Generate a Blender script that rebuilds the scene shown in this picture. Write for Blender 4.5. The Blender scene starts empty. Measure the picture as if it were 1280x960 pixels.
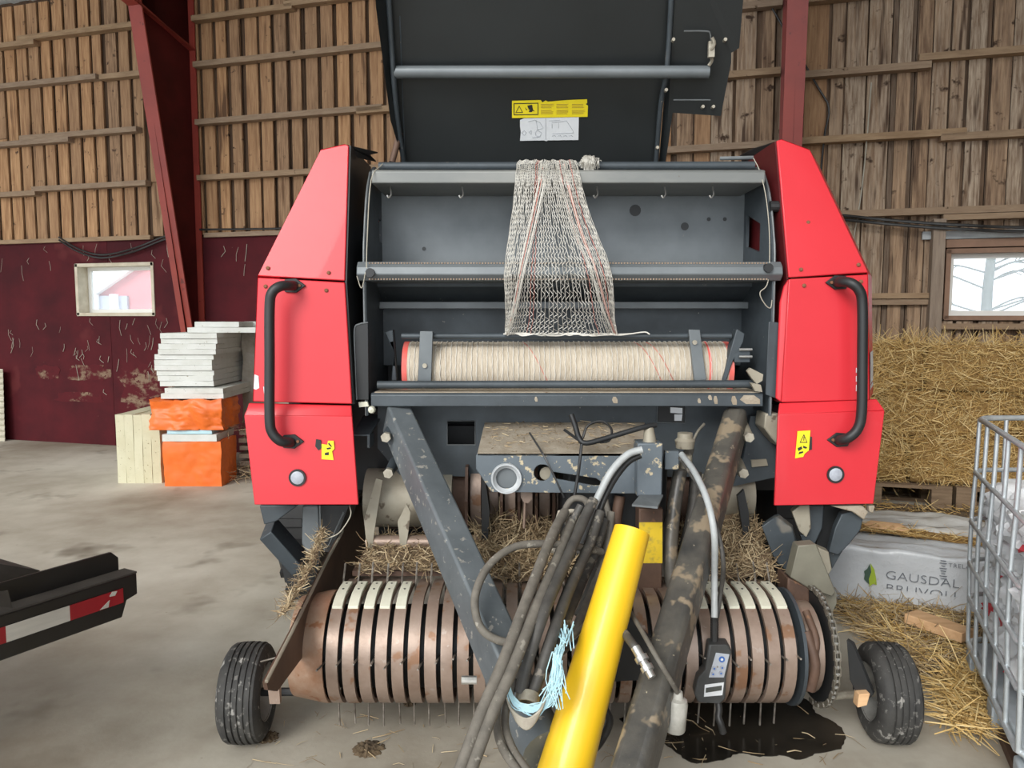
import bpy, bmesh, math, random
import numpy as np
from mathutils import Vector, Matrix, noise
from mathutils.geometry import tessellate_polygon
random.seed(7); rng = np.random.default_rng(7)
R = math.radians
SC = bpy.context.scene; COL = SC.collection

# ------------------------------------------------------------------ camera
FPX, PITCH, CAMH = 960.0, R(5), 1.6
cam = bpy.data.cameras.new('camera'); cam.sensor_width = 36.0; cam.lens = 36.0 * FPX / 1280.0
cam.clip_start = .05; cam.clip_end = 300
cam_o = bpy.data.objects.new('camera', cam); COL.objects.link(cam_o)
cam_o.location = (0, 0, CAMH); cam_o.rotation_euler = (R(90) - PITCH, 0, 0)
SC.camera = cam_o
# ------------------------------------------------------------------ sky, sun, exposure
wd = bpy.data.worlds.new('overcast_sky'); SC.world = wd; wd.use_nodes = True
bg = wd.node_tree.nodes['Background']; bg.inputs[0].default_value = (.90, .95, 1.0, 1); bg.inputs[1].default_value = 2.0
sun = bpy.data.lights.new('daylight', 'SUN'); sun.energy = 2.2; sun.angle = R(24); sun.color = (1, .97, .92)
sun_o = bpy.data.objects.new('daylight', sun); COL.objects.link(sun_o)
sun_o.rotation_euler = Vector((.50, .95, -.62)).to_track_quat('-Z', 'Y').to_euler()
SC.view_settings.view_transform = 'Standard'; SC.view_settings.look = 'None'
SC.view_settings.gamma = 1; SC.view_settings.use_curve_mapping = False
SC.view_settings.exposure = .28

# ------------------------------------------------------------------ measuring helpers (metres)
def ray(x, y):
    a = (x - 640) / FPX; b = (480 - y) / FPX
    return Vector((a, math.cos(PITCH) + b * math.sin(PITCH), -math.sin(PITCH) + b * math.cos(PITCH)))
def P(x, y, Y):
    d = ray(x, y); return Vector((0, 0, CAMH)) + d * (Y / d.y)
def F(x, y, z=0.0):
    d = ray(x, y); return Vector((0, 0, CAMH)) + d * ((z - CAMH) / d.z)
def PX(x, y, X):
    d = ray(x, y); return Vector((0, 0, CAMH)) + d * (X / d.x)
TH = R(16)
WU = Vector((math.cos(TH), -math.sin(TH), 0)); WN = Vector((-math.sin(TH), -math.cos(TH), 0)); W0 = Vector((-5.78, 9.72, 0))
def W(s, h, off=0.0): return W0 + WU * s + WN * off + Vector((0, 0, h))
Z = Vector((0, 0, 1))

# ------------------------------------------------------------------ materials
MATS = {}
def mat(name, c1, c2=None, scale=6, rough=.6, metal=0, stretch=(1, 1, 1), spots=None, spots2=None, bump=0, bscale=60,
        rnd=None, detail=6, spw=.05, grain=False, rrange=0, emit=None, alpha=None, spec=.5, lo=.35, hi=.65, coat=0, trans=0):
    m = bpy.data.materials.new(name); m.use_nodes = True; nt = m.node_tree; N = nt.nodes; L = nt.links
    b = N['Principled BSDF']; b.inputs['Roughness'].default_value = rough; b.inputs['Metallic'].default_value = metal
    b.inputs['Specular IOR Level'].default_value = spec; b.inputs['Coat Weight'].default_value = coat
    b.inputs['Base Color'].default_value = (*c1, 1)
    tc = N.new('ShaderNodeTexCoord'); oi = N.new('ShaderNodeObjectInfo')
    mul = N.new('ShaderNodeMath'); mul.operation = 'MULTIPLY'; mul.inputs[1].default_value = 91.7; L.new(oi.outputs['Random'], mul.inputs[0])
    add = N.new('ShaderNodeVectorMath'); add.operation = 'ADD'; L.new(tc.outputs['Object'], add.inputs[0]); L.new(mul.outputs[0], add.inputs[1])
    mp = N.new('ShaderNodeMapping'); mp.inputs['Scale'].default_value = stretch; L.new(add.outputs[0], mp.inputs[0])
    def nz(sc, det=detail, src=mp):
        n = N.new('ShaderNodeTexNoise'); n.inputs['Scale'].default_value = sc; n.inputs['Detail'].default_value = det
        n.inputs['Roughness'].default_value = .62; L.new(src.outputs[0], n.inputs['Vector']); return n.outputs['Fac']
    def ramp(fac, p0, p1):
        r = N.new('ShaderNodeMapRange'); r.inputs[1].default_value = p0; r.inputs[2].default_value = p1; L.new(fac, r.inputs[0]); return r.outputs[0]
    def mix(fac, a, c):
        x = N.new('ShaderNodeMix'); x.data_type = 'RGBA'
        L.new(fac, x.inputs[0])
        for i, q in ((6, a), (7, c)):
            if isinstance(q, tuple): x.inputs[i].default_value = (*q, 1)
            else: L.new(q, x.inputs[i])
        return x.outputs[2]
    col = None
    if c2: col = mix(ramp(nz(scale), lo, hi), c1, c2)
    if rnd:      # colour that differs from piece to piece
        col = mix(ramp(oi.outputs['Random'], 0, 1), col or c1, mix(ramp(nz(scale * 1.7), lo, hi), rnd[0], rnd[1]))
    for sp in (spots, spots2):
        if sp: col = mix(ramp(nz(sp[1], 3, mp if (grain and sp is spots2) else add), sp[2], sp[2] + spw), col or c1, sp[0])
    if col: L.new(col, b.inputs['Base Color'])
    if rrange:
        rr = N.new('ShaderNodeMapRange'); rr.inputs[3].default_value = rough - rrange; rr.inputs[4].default_value = rough + rrange
        L.new(nz(scale * 2), rr.inputs[0]); L.new(rr.outputs[0], b.inputs['Roughness'])
    if bump:
        bp = N.new('ShaderNodeBump'); bp.inputs['Strength'].default_value = bump; bp.inputs['Distance'].default_value = .01
        L.new(nz(bscale, 4), bp.inputs['Height']); L.new(bp.outputs[0], b.inputs['Normal'])
    if trans: b.inputs['Transmission Weight'].default_value = trans
    MATS[name] = m; return m
M = MATS
mat('board_warm', (.54, .315, .155), (.27, .132, .055), 3.5, .8, stretch=(9, 9, .7), rnd=((.37, .23, .13), (.17, .095, .05)), spots=((.06, .03, .015), 9, .645), spots2=((.13, .065, .03), 1.1, .60), grain=True, spw=.08, bump=.3, bscale=14)
mat('board_grey', (.42, .28, .17), (.135, .076, .043), 3.2, .85, stretch=(9, 9, .7), rnd=((.48, .385, .285), (.16, .10, .06)), spots=((.05, .025, .012), 8, .625), spots2=((.075, .042, .024), 1.1, .57), grain=True, spw=.08, bump=.4, bscale=14)
mat('board_outer', (.10, .055, .028), (.05, .028, .016), 4, .9, stretch=(9, 9, .7))  # dark brown carries the shadow in the gaps of the left boards
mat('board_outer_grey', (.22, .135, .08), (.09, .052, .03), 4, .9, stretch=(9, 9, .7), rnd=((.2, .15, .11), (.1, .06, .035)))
mat('purlin_wood', (.36, .245, .14), (.24, .15, .08), 4, .8, stretch=(1, 6, 6), rnd=((.30, .22, .15), (.22, .15, .10)), spots=((.08, .045, .02), 10, .68), bump=.2, bscale=16)
mat('post_wood', (.30, .235, .18), (.2, .15, .11), 4, .8, stretch=(8, 8, .8), bump=.2, bscale=16)
mat('fresh_wood', (.70, .45, .25), (.58, .35, .18), 4, .75, stretch=(1, 8, 8), bump=.1)
mat('pallet_wood', (.25, .175, .11), (.15, .10, .06), 4, .85, stretch=(1, 7, 7), bump=.2)
mat('wall_red', (.085, .008, .012), (.05, .006, .009), 2, .75, spec=.2, spots=((.20, .13, .09), 26, .735), spots2=((.10, .016, .018), 1.3, .62), bump=.1, bscale=8)
mat('wall_red_peeled', (.085, .008, .012), (.22, .15, .10), 4.5, .75, spec=.2, stretch=(1, 1, 1.8), lo=.50, hi=.62, spots=((.075, .008, .011), 18, .56))
mat('column_red', (.29, .042, .028), (.21, .03, .022), 2, .5, spots=((.12, .02, .015), 7, .66), bump=.05)
mat('column_red_shaded', (.085, .009, .008), (.05, .006, .005), 2, .7, spec=.2)  # column red darkened: the shade on the web is in the colour
mat('concrete', (.56, .53, .455), (.26, .22, .165), .42, .72, detail=10, lo=.40, hi=.64, spw=.16, spots=((.16, .135, .10), 1.9, .60), spots2=((.13, .10, .07), 13, .70), bump=.12, bscale=22, rrange=.12)
mat('wet_stain', (.012, .011, .009), (.03, .025, .019), 5, .22, rrange=.12)
mat('panel_red', (.61, .022, .034), (.57, .018, .028), 2, .45, spots=((.66, .10, .10), 55, .78), coat=.1)
mat('panel_red_shaded', (.12, .006, .008), (.08, .005, .006), 3, .6)  # panel red darkened to hold the shade inside the hood
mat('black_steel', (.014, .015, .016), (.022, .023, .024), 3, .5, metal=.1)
mat('lid_black', (.011, .0135, .0145), (.016, .019, .020), 2, .48, spots=((.10, .10, .09), 24, .79), rrange=.1)
mat('frame_grey', (.062, .076, .087), (.042, .051, .058), 4, .5, metal=.15, spots=((.27, .25, .21), 34, .70), spots2=((.16, .15, .13), 5, .70), rrange=.1, bump=.05)
mat('frame_grey_clean', (.165, .182, .19), (.115, .13, .138), 2.5, .42, metal=.2, spots=((.25, .24, .21), 30, .73), rrange=.12)
mat('beam_dusty', (.25, .25, .232), (.17, .178, .172), 4, .5, metal=.15, stretch=(.4, 1, 1), spots=((.13, .12, .10), 22, .70))
mat('frame_edge', (.19, .205, .21), (.11, .12, .125), 8, .45, metal=.3)
mat('frame_chipped', (.125, .148, .168), (.092, .112, .128), 4, .5, metal=.1, spots=((.50, .42, .28), 30, .585))
mat('arm_grey', (.135, .152, .162), (.085, .098, .106), 4, .48, metal=.15, spots=((.30, .29, .26), 34, .62), spots2=((.45, .40, .27), 12, .72), rrange=.1)
mat('arm_muddy', (.038, .037, .035), (.11, .10, .083), 5, .42, spots=((.24, .19, .13), 9, .56), spots2=((.36, .31, .22), 28, .67), rrange=.1, bump=.2, bscale=30)
mat('dusty_top', (.37, .32, .25), (.27, .22, .16), 12, .9, spots=((.18, .12, .07), 30, .66), bump=.4, bscale=80)
mat('rust_band', (.35, .265, .215), (.23, .16, .12), 5, .42, metal=.35, spots=((.24, .13, .075), 10, .60), spots2=((.36, .29, .245), 26, .66), rrange=.12, bump=.08)
mat('rust_orange', (.36, .25, .18), (.27, .14, .08), 9, .5, metal=.3, spots=((.24, .10, .045), 14, .6), bump=.15)
mat('rust_dark', (.13, .075, .05), (.07, .04, .028), 6, .65, metal=.2, spots=((.2, .1, .05), 12, .64), bump=.15)
mat('rust_shield', (.145, .085, .058), (.09, .052, .036), 5, .55, metal=.3, spots=((.2, .13, .09), 11, .68))
mat('worn_cream', (.36, .33, .26), (.26, .23, .175), 5, .55, metal=.2, spots=((.14, .11, .08), 13, .63))
mat('guard_olive', (.21, .20, .155), (.15, .14, .108), 5, .5, metal=.2, spots=((.33, .31, .25), 30, .7))
mat('strip_white', (.66, .66, .54), (.56, .55, .44), 9, .5)
mat('tine_steel', (.34, .31, .27), (.13, .11, .09), 30, .5, metal=.5)
mat('bolt_steel', (.40, .37, .30), (.28, .25, .2), 40, .5, metal=.4)
mat('bolt_rust', (.24, .10, .05), (.16, .06, .03), 50, .8)
mat('chrome', (.62, .61, .58), (.45, .44, .42), 40, .3, metal=.8)
mat('tyre', (.020, .0195, .019), (.05, .048, .044), 7, .75, spots=((.27, .26, .24), 17, .63), spots2=((.12, .115, .105), 40, .6), bump=.2, bscale=30)
mat('tyre_black', (.013, .013, .013), (.02, .02, .02), 7, .7)
mat('rim_grey', (.30, .295, .275), (.2, .195, .18), 9, .5, metal=.2, spots=((.1, .09, .07), 16, .66))
mat('hose_rubber', (.075, .070, .062), (.045, .042, .038), 18, .6, spots=((.19, .17, .14), 22, .6), bump=.1)
mat('hose_dusty', (.165, .148, .122), (.105, .094, .078), 20, .75, spots=((.26, .24, .2), 26, .62), bump=.1)
mat('cable_black', (.018, .018, .018), (.03, .03, .03), 20, .45)
mat('cable_grey', (.40, .42, .42), (.32, .335, .335), 20, .45)
mat('cable_beige', (.46, .42, .34), (.36, .32, .26), 20, .6)
mat('pipe_yellow', (.84, .52, .018), (.80, .49, .014), 2, .4, coat=.15)
mat('sticker_yellow', (.87, .71, .02), (.82, .66, .015), 8, .5)
mat('sticker_worn_yellow', (.68, .47, .02), (.34, .25, .05), 22, .6, lo=.5, hi=.66)
mat('sticker_white', (.72, .74, .76), (.66, .68, .70), 8, .5)
mat('ink_black', (.02, .02, .02), rough=.6)
mat('stain_dark', (.03, .032, .034), rough=.5)
mat('ink_grey', (.36, .38, .41), rough=.6)
mat('ink_brown', (.52, .38, .03), rough=.6)
mat('ink_blue', (.05, .14, .42), rough=.5)
mat('net_white', (.66, .64, .59), (.54, .51, .45), 40, .7)
mat('net_red', (.62, .19, .15), (.55, .25, .2), 40, .7)
mat('net_roll', (.58, .51, .41), (.44, .37, .28), 14, .8, stretch=(7, 1, 1), bump=.6, bscale=40)
mat('roll_red', (.72, .10, .08), (.62, .2, .17), 10, .6)
mat('reflector', (.40, .42, .47), (.32, .34, .39), 90, .45)
mat('twine_blue', (.36, .58, .66), (.48, .70, .76), 40, .7)
mat('styrofoam', (.68, .69, .66), (.60, .61, .56), 5, .85, spots=((.27, .25, .18), 42, .665), bump=.15)
mat('styrofoam_old', (.60, .58, .42), (.52, .49, .33), 3, .85, spots=((.24, .21, .12), 42, .66), bump=.15)
mat('orange_wrap', (.82, .17, .022), (.74, .14, .016), 5, .45, bump=.25, bscale=10)
mat('blue_foam', (.45, .66, .72), rough=.7)
mat('brown_film', (.23, .19, .14), (.36, .32, .26), 6, .35, bump=.6, bscale=12)
mat('slat_wood', (.46, .38, .29), (.34, .27, .2), 6, .8, stretch=(1, 6, 6))
mat('straw_a', (.60, .41, .155), rough=.6); mat('straw_b', (.46, .29, .095), rough=.65); mat('straw_c', (.70, .53, .25), rough=.55)
mat('straw_core', (.33, .205, .07), (.22, .13, .045), 30, .9, bump=.8, bscale=40)
mat('hay_a', (.38, .28, .16), rough=.75); mat('hay_b', (.25, .175, .095), rough=.8); mat('hay_c', (.48, .38, .235), rough=.7)
mat('hay_core', (.16, .11, .065), (.09, .06, .035), 30, .95, bump=.8, bscale=40)
mat('litter_core', (.13, .09, .05), (.06, .042, .026), 14, .95, bump=.6, bscale=40)
mat('film_wrap', (.60, .63, .66), (.52, .55, .575), 3, .32, bump=1.0, bscale=7, spots=((.33, .31, .27), 7, .70))
mat('film_wrap_dusty', (.54, .55, .54), (.42, .405, .37), 4, .5, bump=.8, bscale=8)
mat('text_grey', (.14, .16, .19), rough=.5)
mat('leaf_green', (.35, .48, .04), rough=.5); mat('leaf_dark', (.05, .10, .07), rough=.5)
mat('bag_plastic', (.72, .73, .74), (.60, .61, .62), 5, .35, bump=.5, bscale=14, spots=((.33, .33, .34), 8, .72))
mat('bag_print_red', (.62, .06, .08), rough=.5)
mat('paper_yellow', (.72, .44, .06), (.8, .6, .28), 4, .6)
mat('galvanised', (.60, .64, .66), (.48, .52, .54), 22, .38, metal=.55, rrange=.08)
mat('galv_plastic', (.38, .42, .45), (.32, .36, .38), 12, .5)
mat('bumper_black', (.007, .0065, .006), (.012, .011, .010), 5, .4, rrange=.1)
mat('bumper_dust', (.045, .039, .032), (.022, .019, .016), 8, .7)
mat('tape_red', (.27, .008, .015), (.22, .007, .012), 4, .4); mat('tape_white', (.46, .44, .39), (.38, .36, .32), 5, .45, stretch=(1, 1, 8))
mat('window_cream', (.62, .56, .44), (.48, .42, .31), 6, .7, spots=((.3, .22, .13), 14, .7))
mat('window_white', (.78, .78, .74), rough=.6)
mat('window_brown', (.29, .17, .11), (.22, .13, .085), 6, .7)
mat('metal_strip', (.36, .38, .38), (.28, .29, .29), 6, .5, metal=.2)
mat('roof_sheet', (.62, .64, .62), (.54, .56, .54), 3, .5, metal=.1)
mat('corrugated_pale', (.56, .53, .42), (.44, .41, .32), 3, .6)
mat('outside_ground', (.62, .66, .60), (.5, .55, .45), .3, .9)
mat('barn_red', (.55, .16, .17), (.5, .14, .15), 2, .7); mat('barn_white', (.8, .8, .8), rough=.7); mat('barn_slate', (.34, .36, .44), rough=.7)
mat('bark', (.14, .155, .145), (.10, .11, .10), 6, .9); mat('foliage_pale', (.16, .25, .17), (.11, .2, .12), 8, .9)
mat('screen_grey', (.07, .075, .07), rough=.2); mat('key_pad', (.42, .45, .50), rough=.4); mat('control_black', (.04, .042, .042), (.055, .056, .055), 20, .5)
mat('plate_alu', (.55, .56, .57), rough=.4, metal=.5)
mat('connector_white', (.50, .49, .45), (.33, .32, .28), 14, .5)
mat('web_white', (.40, .37, .30), rough=.85)
mat('ring_white', (.50, .52, .53), (.38, .40, .41), 12, .45, metal=.1)
mat('serration', (.36, .27, .20), (.24, .17, .12), 40, .8)
mat('chain_steel', (.22, .20, .16), (.13, .115, .09), 40, .5, metal=.4)
def glass_mat():
    m = bpy.data.materials.new('dusty_glass'); m.use_nodes = True; nt = m.node_tree; N = nt.nodes; L = nt.links
    b = N['Principled BSDF']; b.inputs['Base Color'].default_value = (.92, .95, .97, 1); b.inputs['Roughness'].default_value = .1
    t = N.new('ShaderNodeBsdfTransparent'); t.inputs[0].default_value = (.97, .98, 1, 1)
    d = N.new('ShaderNodeBsdfTranslucent'); d.inputs[0].default_value = (.9, .95, 1, 1)
    mx = N.new('ShaderNodeMixShader'); mx.inputs[0].default_value = .12
    mx2 = N.new('ShaderNodeMixShader'); mx2.inputs[0].default_value = .05
    L.new(t.outputs[0], mx.inputs[1]); L.new(d.outputs[0], mx.inputs[2])
    L.new(mx.outputs[0], mx2.inputs[1]); L.new(b.outputs[0], mx2.inputs[2])
    L.new(mx2.outputs[0], N['Material Output'].inputs[0]); M['dusty_glass'] = m
glass_mat()

# ------------------------------------------------------------------ mesh builder
def tag(o, label=None, cat=None, group=None, kind=None):
    if label: o['label'] = label
    if cat: o['category'] = cat
    if group: o['group'] = group
    if kind: o['kind'] = kind
    return o
def thing(name, loc, label, cat, group=None):
    o = bpy.data.objects.new(name, None); COL.objects.link(o); o.location = loc; o.empty_display_size = .1
    return tag(o, label, cat, group)
def wloc(o):
    v = Vector(o.location)
    while o.parent: o = o.parent; v = v + Vector(o.location)
    return v
def put(name, me, parent, loc=(0, 0, 0), rot=None):
    o = bpy.data.objects.new(name, me); COL.objects.link(o)
    o.location = Vector(loc) - (wloc(parent) if parent else Vector())
    if rot is not None: o.rotation_euler = rot
    if parent: o.parent = parent
    return o
def copy_obj(o, parent, loc):
    c = o.copy(); COL.objects.link(c); c.parent = parent
    c.location = Vector(loc) - (wloc(parent) if parent else Vector()); return c
def catmull(pts, n=6):
    pts = [Vector(p) for p in pts]
    if len(pts) < 3: return pts
    q = [pts[0] * 2 - pts[1]] + pts + [pts[-1] * 2 - pts[-2]]; out = []
    for i in range(1, len(q) - 2):
        a, b, c, d = q[i - 1:i + 3]
        for k in range(n):
            t = k / n
            out.append(.5 * ((2 * b) + (c - a) * t + (2 * a - 5 * b + 4 * c - d) * t * t + (3 * b - a - 3 * c + d) * t ** 3))
    out.append(pts[-1]); return out
class MB:
    def __init__(s): s.v = []; s.f = []; s.mi = []; s.m = 0
    def face(s, idx): s.f.append(tuple(idx)); s.mi.append(s.m)
    def slab(s, pts, vec, holes=()):
        vec = Vector(vec); loops = [[Vector(p) for p in pts]] + [[Vector(p) for p in h] for h in holes]
        flat = [p for l in loops for p in l]; b = len(s.v); n = len(flat)
        s.v += [tuple(p) for p in flat] + [tuple(p + vec) for p in flat]
        if len(loops) == 1 and len(pts) <= 4:
            s.face(range(b, b + n)); s.face(range(b + 2 * n - 1, b + n - 1, -1))
        else:
            for t in tessellate_polygon(loops):
                s.face([b + i for i in t]); s.face([b + n + i for i in reversed(t)])
        o = b
        for l in loops:
            k = len(l)
            for i in range(k):
                j = (i + 1) % k; s.face((o + i, o + j, o + j + n, o + i + n))
            o += k
        return s
    def box(s, lo, hi):
        x0, y0, z0 = lo; x1, y1, z1 = hi
        return s.slab([(x0, y0, z0), (x1, y0, z0), (x1, y0, z1), (x0, y0, z1)], (0, y1 - y0, 0))
    def obox(s, c, ax, ay, az):
        c = Vector(c); ax = Vector(ax); ay = Vector(ay); az = Vector(az)
        return s.slab([c - ax - ay - az, c + ax - ay - az, c + ax - ay + az, c - ax - ay + az], ay * 2)
    def beam(s, A, B, w, h, up=Z, w2=None, h2=None):
        A = Vector(A); B = Vector(B); d = (B - A).normalized(); x = d.cross(Vector(up)).normalized(); u = x.cross(d).normalized()
        w2 = w if w2 is None else w2; h2 = h if h2 is None else h2; b = len(s.v)
        for p, ww, hh in ((A, w, h), (B, w2, h2)):
            for sx, sz in ((-1, -1), (1, -1), (1, 1), (-1, 1)): s.v.append(tuple(p + x * sx * ww / 2 + u * sz * hh / 2))
        for q in ((0, 1, 2, 3), (7, 6, 5, 4), (0, 4, 5, 1), (1, 5, 6, 2), (2, 6, 7, 3), (3, 7, 4, 0)): s.face([b + i for i in q])
        return s
    def tube(s, path, r, seg=8, closed=False, radii=None, cap=True):
        path = [Vector(p) for p in path]; n = len(path); b = len(s.v); T = []
        for i in range(n):
            a = path[i - 1] if (i > 0 or closed) else path[i]; c = path[(i + 1) % n] if (i < n - 1 or closed) else path[i]
            t = c - a; T.append(t.normalized() if t.length > 1e-9 else Vector((0, 0, 1)))
        u = T[0].orthogonal().normalized()
        for i in range(n):
            u = (u - T[i] * u.dot(T[i]))
            u = u.normalized() if u.length > 1e-6 else T[i].orthogonal().normalized()
            w = T[i].cross(u); rr = radii[i] if radii else r
            for k in range(seg):
                a = 2 * math.pi * k / seg; s.v.append(tuple(path[i] + (u * math.cos(a) + w * math.sin(a)) * rr))
        for i in range(n if closed else n - 1):
            j = (i + 1) % n
            for k in range(seg):
                l = (k + 1) % seg; s.face((b + i * seg + k, b + i * seg + l, b + j * seg + l, b + j * seg + k))
        if cap and not closed:
            s.face([b + k for k in reversed(range(seg))]); s.face([b + (n - 1) * seg + k for k in range(seg)])
        return s
    def lathe(s, prof, A, d, seg=24, a0=0, a1=2 * math.pi, closed_prof=False, ref=None):
        A = Vector(A); d = Vector(d).normalized(); u = (Vector(ref) if ref else d.orthogonal()).normalized(); w = d.cross(u); b = len(s.v); n = len(prof)
        full = abs(a1 - a0 - 2 * math.pi) < 1e-6; ns = seg if full else seg + 1
        for k in range(ns):
            a = a0 + (a1 - a0) * k / seg
            for t, r in prof: s.v.append(tuple(A + d * t + (u * math.cos(a) + w * math.sin(a)) * r))
        for k in range(seg):
            l = (k + 1) % ns if full else k + 1
            for i in range(n if closed_prof else n - 1):
                j = (i + 1) % n; s.face((b + k * n + i, b + l * n + i, b + l * n + j, b + k * n + j))
        if not full and closed_prof:
            s.face([b + i for i in range(n)]); s.face([b + seg * n + i for i in reversed(range(n))])
        return s
    def disc(s, c, d, r, t, seg=16):   # short solid cylinder starting at c along d
        return s.lathe([(0, 0.0001), (0, r), (t, r), (t, 0.0001)], c, d, seg)
    def build(s, name, m, parent=None, smooth=None, bevel=0, seg=2, origin=None, kind=None, label=None):
        me = bpy.data.meshes.new(name); V = np.array(s.v, dtype=float)
        o0 = Vector(origin) if origin is not None else Vector((V.max(0) + V.min(0)) / 2)
        me.from_pydata([tuple(p) for p in (V - np.array(o0))], [], s.f)
        ms = m if isinstance(m, (list, tuple)) else [m]
        for q in ms: me.materials.append(M[q])
        if len(ms) > 1: me.polygons.foreach_set('material_index', s.mi)
        bm = bmesh.new(); bm.from_mesh(me); bmesh.ops.recalc_face_normals(bm, faces=bm.faces); bm.to_mesh(me); bm.free()
        if smooth is not None: me.shade_smooth(); me.set_sharp_from_angle(angle=R(smooth))
        o = put(name, me, parent, o0)
        if bevel:
            md = o.modifiers.new('bevel', 'BEVEL'); md.width = bevel; md.segments = seg; md.limit_method = 'ANGLE'; md.angle_limit = R(40); md.harden_normals = False
            me.shade_smooth(); me.set_sharp_from_angle(angle=R(smooth or 35))
        if kind: o['kind'] = kind
        if label: o['label'] = label
        return o
def pxs(pts, Y=None): return [P(p[0], p[1], p[2] if len(p) > 2 else Y) for p in pts]
def part(name, m, parent, fn, **kw):
    b = MB(); fn(b); return b.build(name, m, parent, **kw)
def hose(name, pts, r, m, parent, Y=None, n=6, seg=8, **kw):
    b = MB(); b.tube(catmull(pxs(pts, Y), n), r, seg); return b.build(name, m, parent, smooth=60, **kw)
def text(name, body, size, org, ux, uz, m, parent, ext=.0008, cut=None, shear=0, bold=0):
    """flat lettering: ux = reading direction, uz = up direction on the surface"""
    c = bpy.data.curves.new(name, 'FONT'); c.body = body; c.size = size; c.extrude = ext; c.offset = bold; c.shear = shear; c.resolution_u = 3
    t = bpy.data.objects.new(name + '_src', c); COL.objects.link(t); bpy.context.view_layer.update()
    me = bpy.data.meshes.new_from_object(t.evaluated_get(bpy.context.evaluated_depsgraph_get()))
    bpy.data.objects.remove(t)
    if cut is not None:
        bm = bmesh.new(); bm.from_mesh(me); bmesh.ops.bisect_plane(bm, geom=bm.verts[:] + bm.edges[:] + bm.faces[:], plane_co=(0, cut, 0), plane_no=(0, -1, 0), clear_outer=True); bm.to_mesh(me); bm.free()
    ux = Vector(ux).normalized(); uz = Vector(uz).normalized(); un = ux.cross(uz)
    me.transform(Matrix(((ux.x, uz.x, un.x, 0), (ux.y, uz.y, un.y, 0), (ux.z, uz.z, un.z, 0), (0, 0, 0, 1))))
    me.materials.clear(); me.materials.append(M[m]); me.name = name
    return put(name, me, parent, org)
def strands(name, mats, P0, D, L, wd, parent=None, bend=.25, origin=None):
    """many thin bent straws in one mesh; P0, D arrays (n,3), L lengths"""
    n = len(P0); D = D / np.linalg.norm(D, axis=1)[:, None]
    rv = rng.normal(size=(n, 3)); w = np.cross(D, rv); w /= np.linalg.norm(w, axis=1)[:, None]; bn = np.cross(D, w)
    w = w * (wd * rng.uniform(.6, 1.3, n))[:, None]; L = L[:, None]
    mid = P0 + D * L * .5 + bn * L * (rng.uniform(-bend, bend, n))[:, None]; end = P0 + D * L
    V = np.stack([P0 - w, P0 + w, mid + w, mid - w, end + w * .6, end - w * .6], 1).reshape(-1, 3)
    o0 = np.array(origin if origin is not None else (V.max(0) + V.min(0)) / 2); V = V - o0
    b = np.arange(n) * 6; Fc = np.stack([np.stack([b, b + 1, b + 2, b + 3], 1), np.stack([b + 3, b + 2, b + 4, b + 5], 1)], 1).reshape(-1, 4)
    me = bpy.data.meshes.new(name); me.vertices.add(len(V)); me.vertices.foreach_set('co', V.ravel())
    me.loops.add(Fc.size); me.loops.foreach_set('vertex_index', Fc.ravel().astype(np.int32))
    me.polygons.add(len(Fc)); me.polygons.foreach_set('loop_start', np.arange(0, Fc.size, 4, dtype=np.int32))
    for q in mats: me.materials.append(M[q])
    me.polygons.foreach_set('material_index', np.repeat(rng.integers(0, len(mats), n), 2).astype(np.int32))
    me.update(); me.validate(); o = put(name, me, parent, o0); return tag(o, kind='stuff')
STRAW = ('straw_a', 'straw_b', 'straw_c'); HAY = ('hay_a', 'hay_b', 'hay_c')
def mound(name, m, mats, fn, n, Lr, wd, label, cat, nu=14, nv=10, up=.35):
    """heap: fn(u,v)->Vector surface; core mesh + straw on it, one uncountable thing"""
    b = MB()
    for i in range(nu + 1):
        for j in range(nv + 1):
            p = fn(i / nu, j / nv); b.v.append(tuple(p))
    for i in range(nu):
        for j in range(nv): q = i * (nv + 1) + j; b.face((q, q + nv + 1, q + nv + 2, q + 1))
    o = b.build(name, m, None, smooth=60); tag(o, label, cat, kind='stuff')
    UV = rng.uniform(0, 1, (n, 2)); P0 = np.array([fn(*uv) for uv in UV]).reshape(-1, 3); D = rng.normal(size=(n, 3)); D[:, 2] = D[:, 2] * up + .08
    if n: strands('straw_blades', mats, P0 + np.array((0, 0, .003)), D, rng.uniform(*Lr, n), wd, o)
    return o

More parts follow.
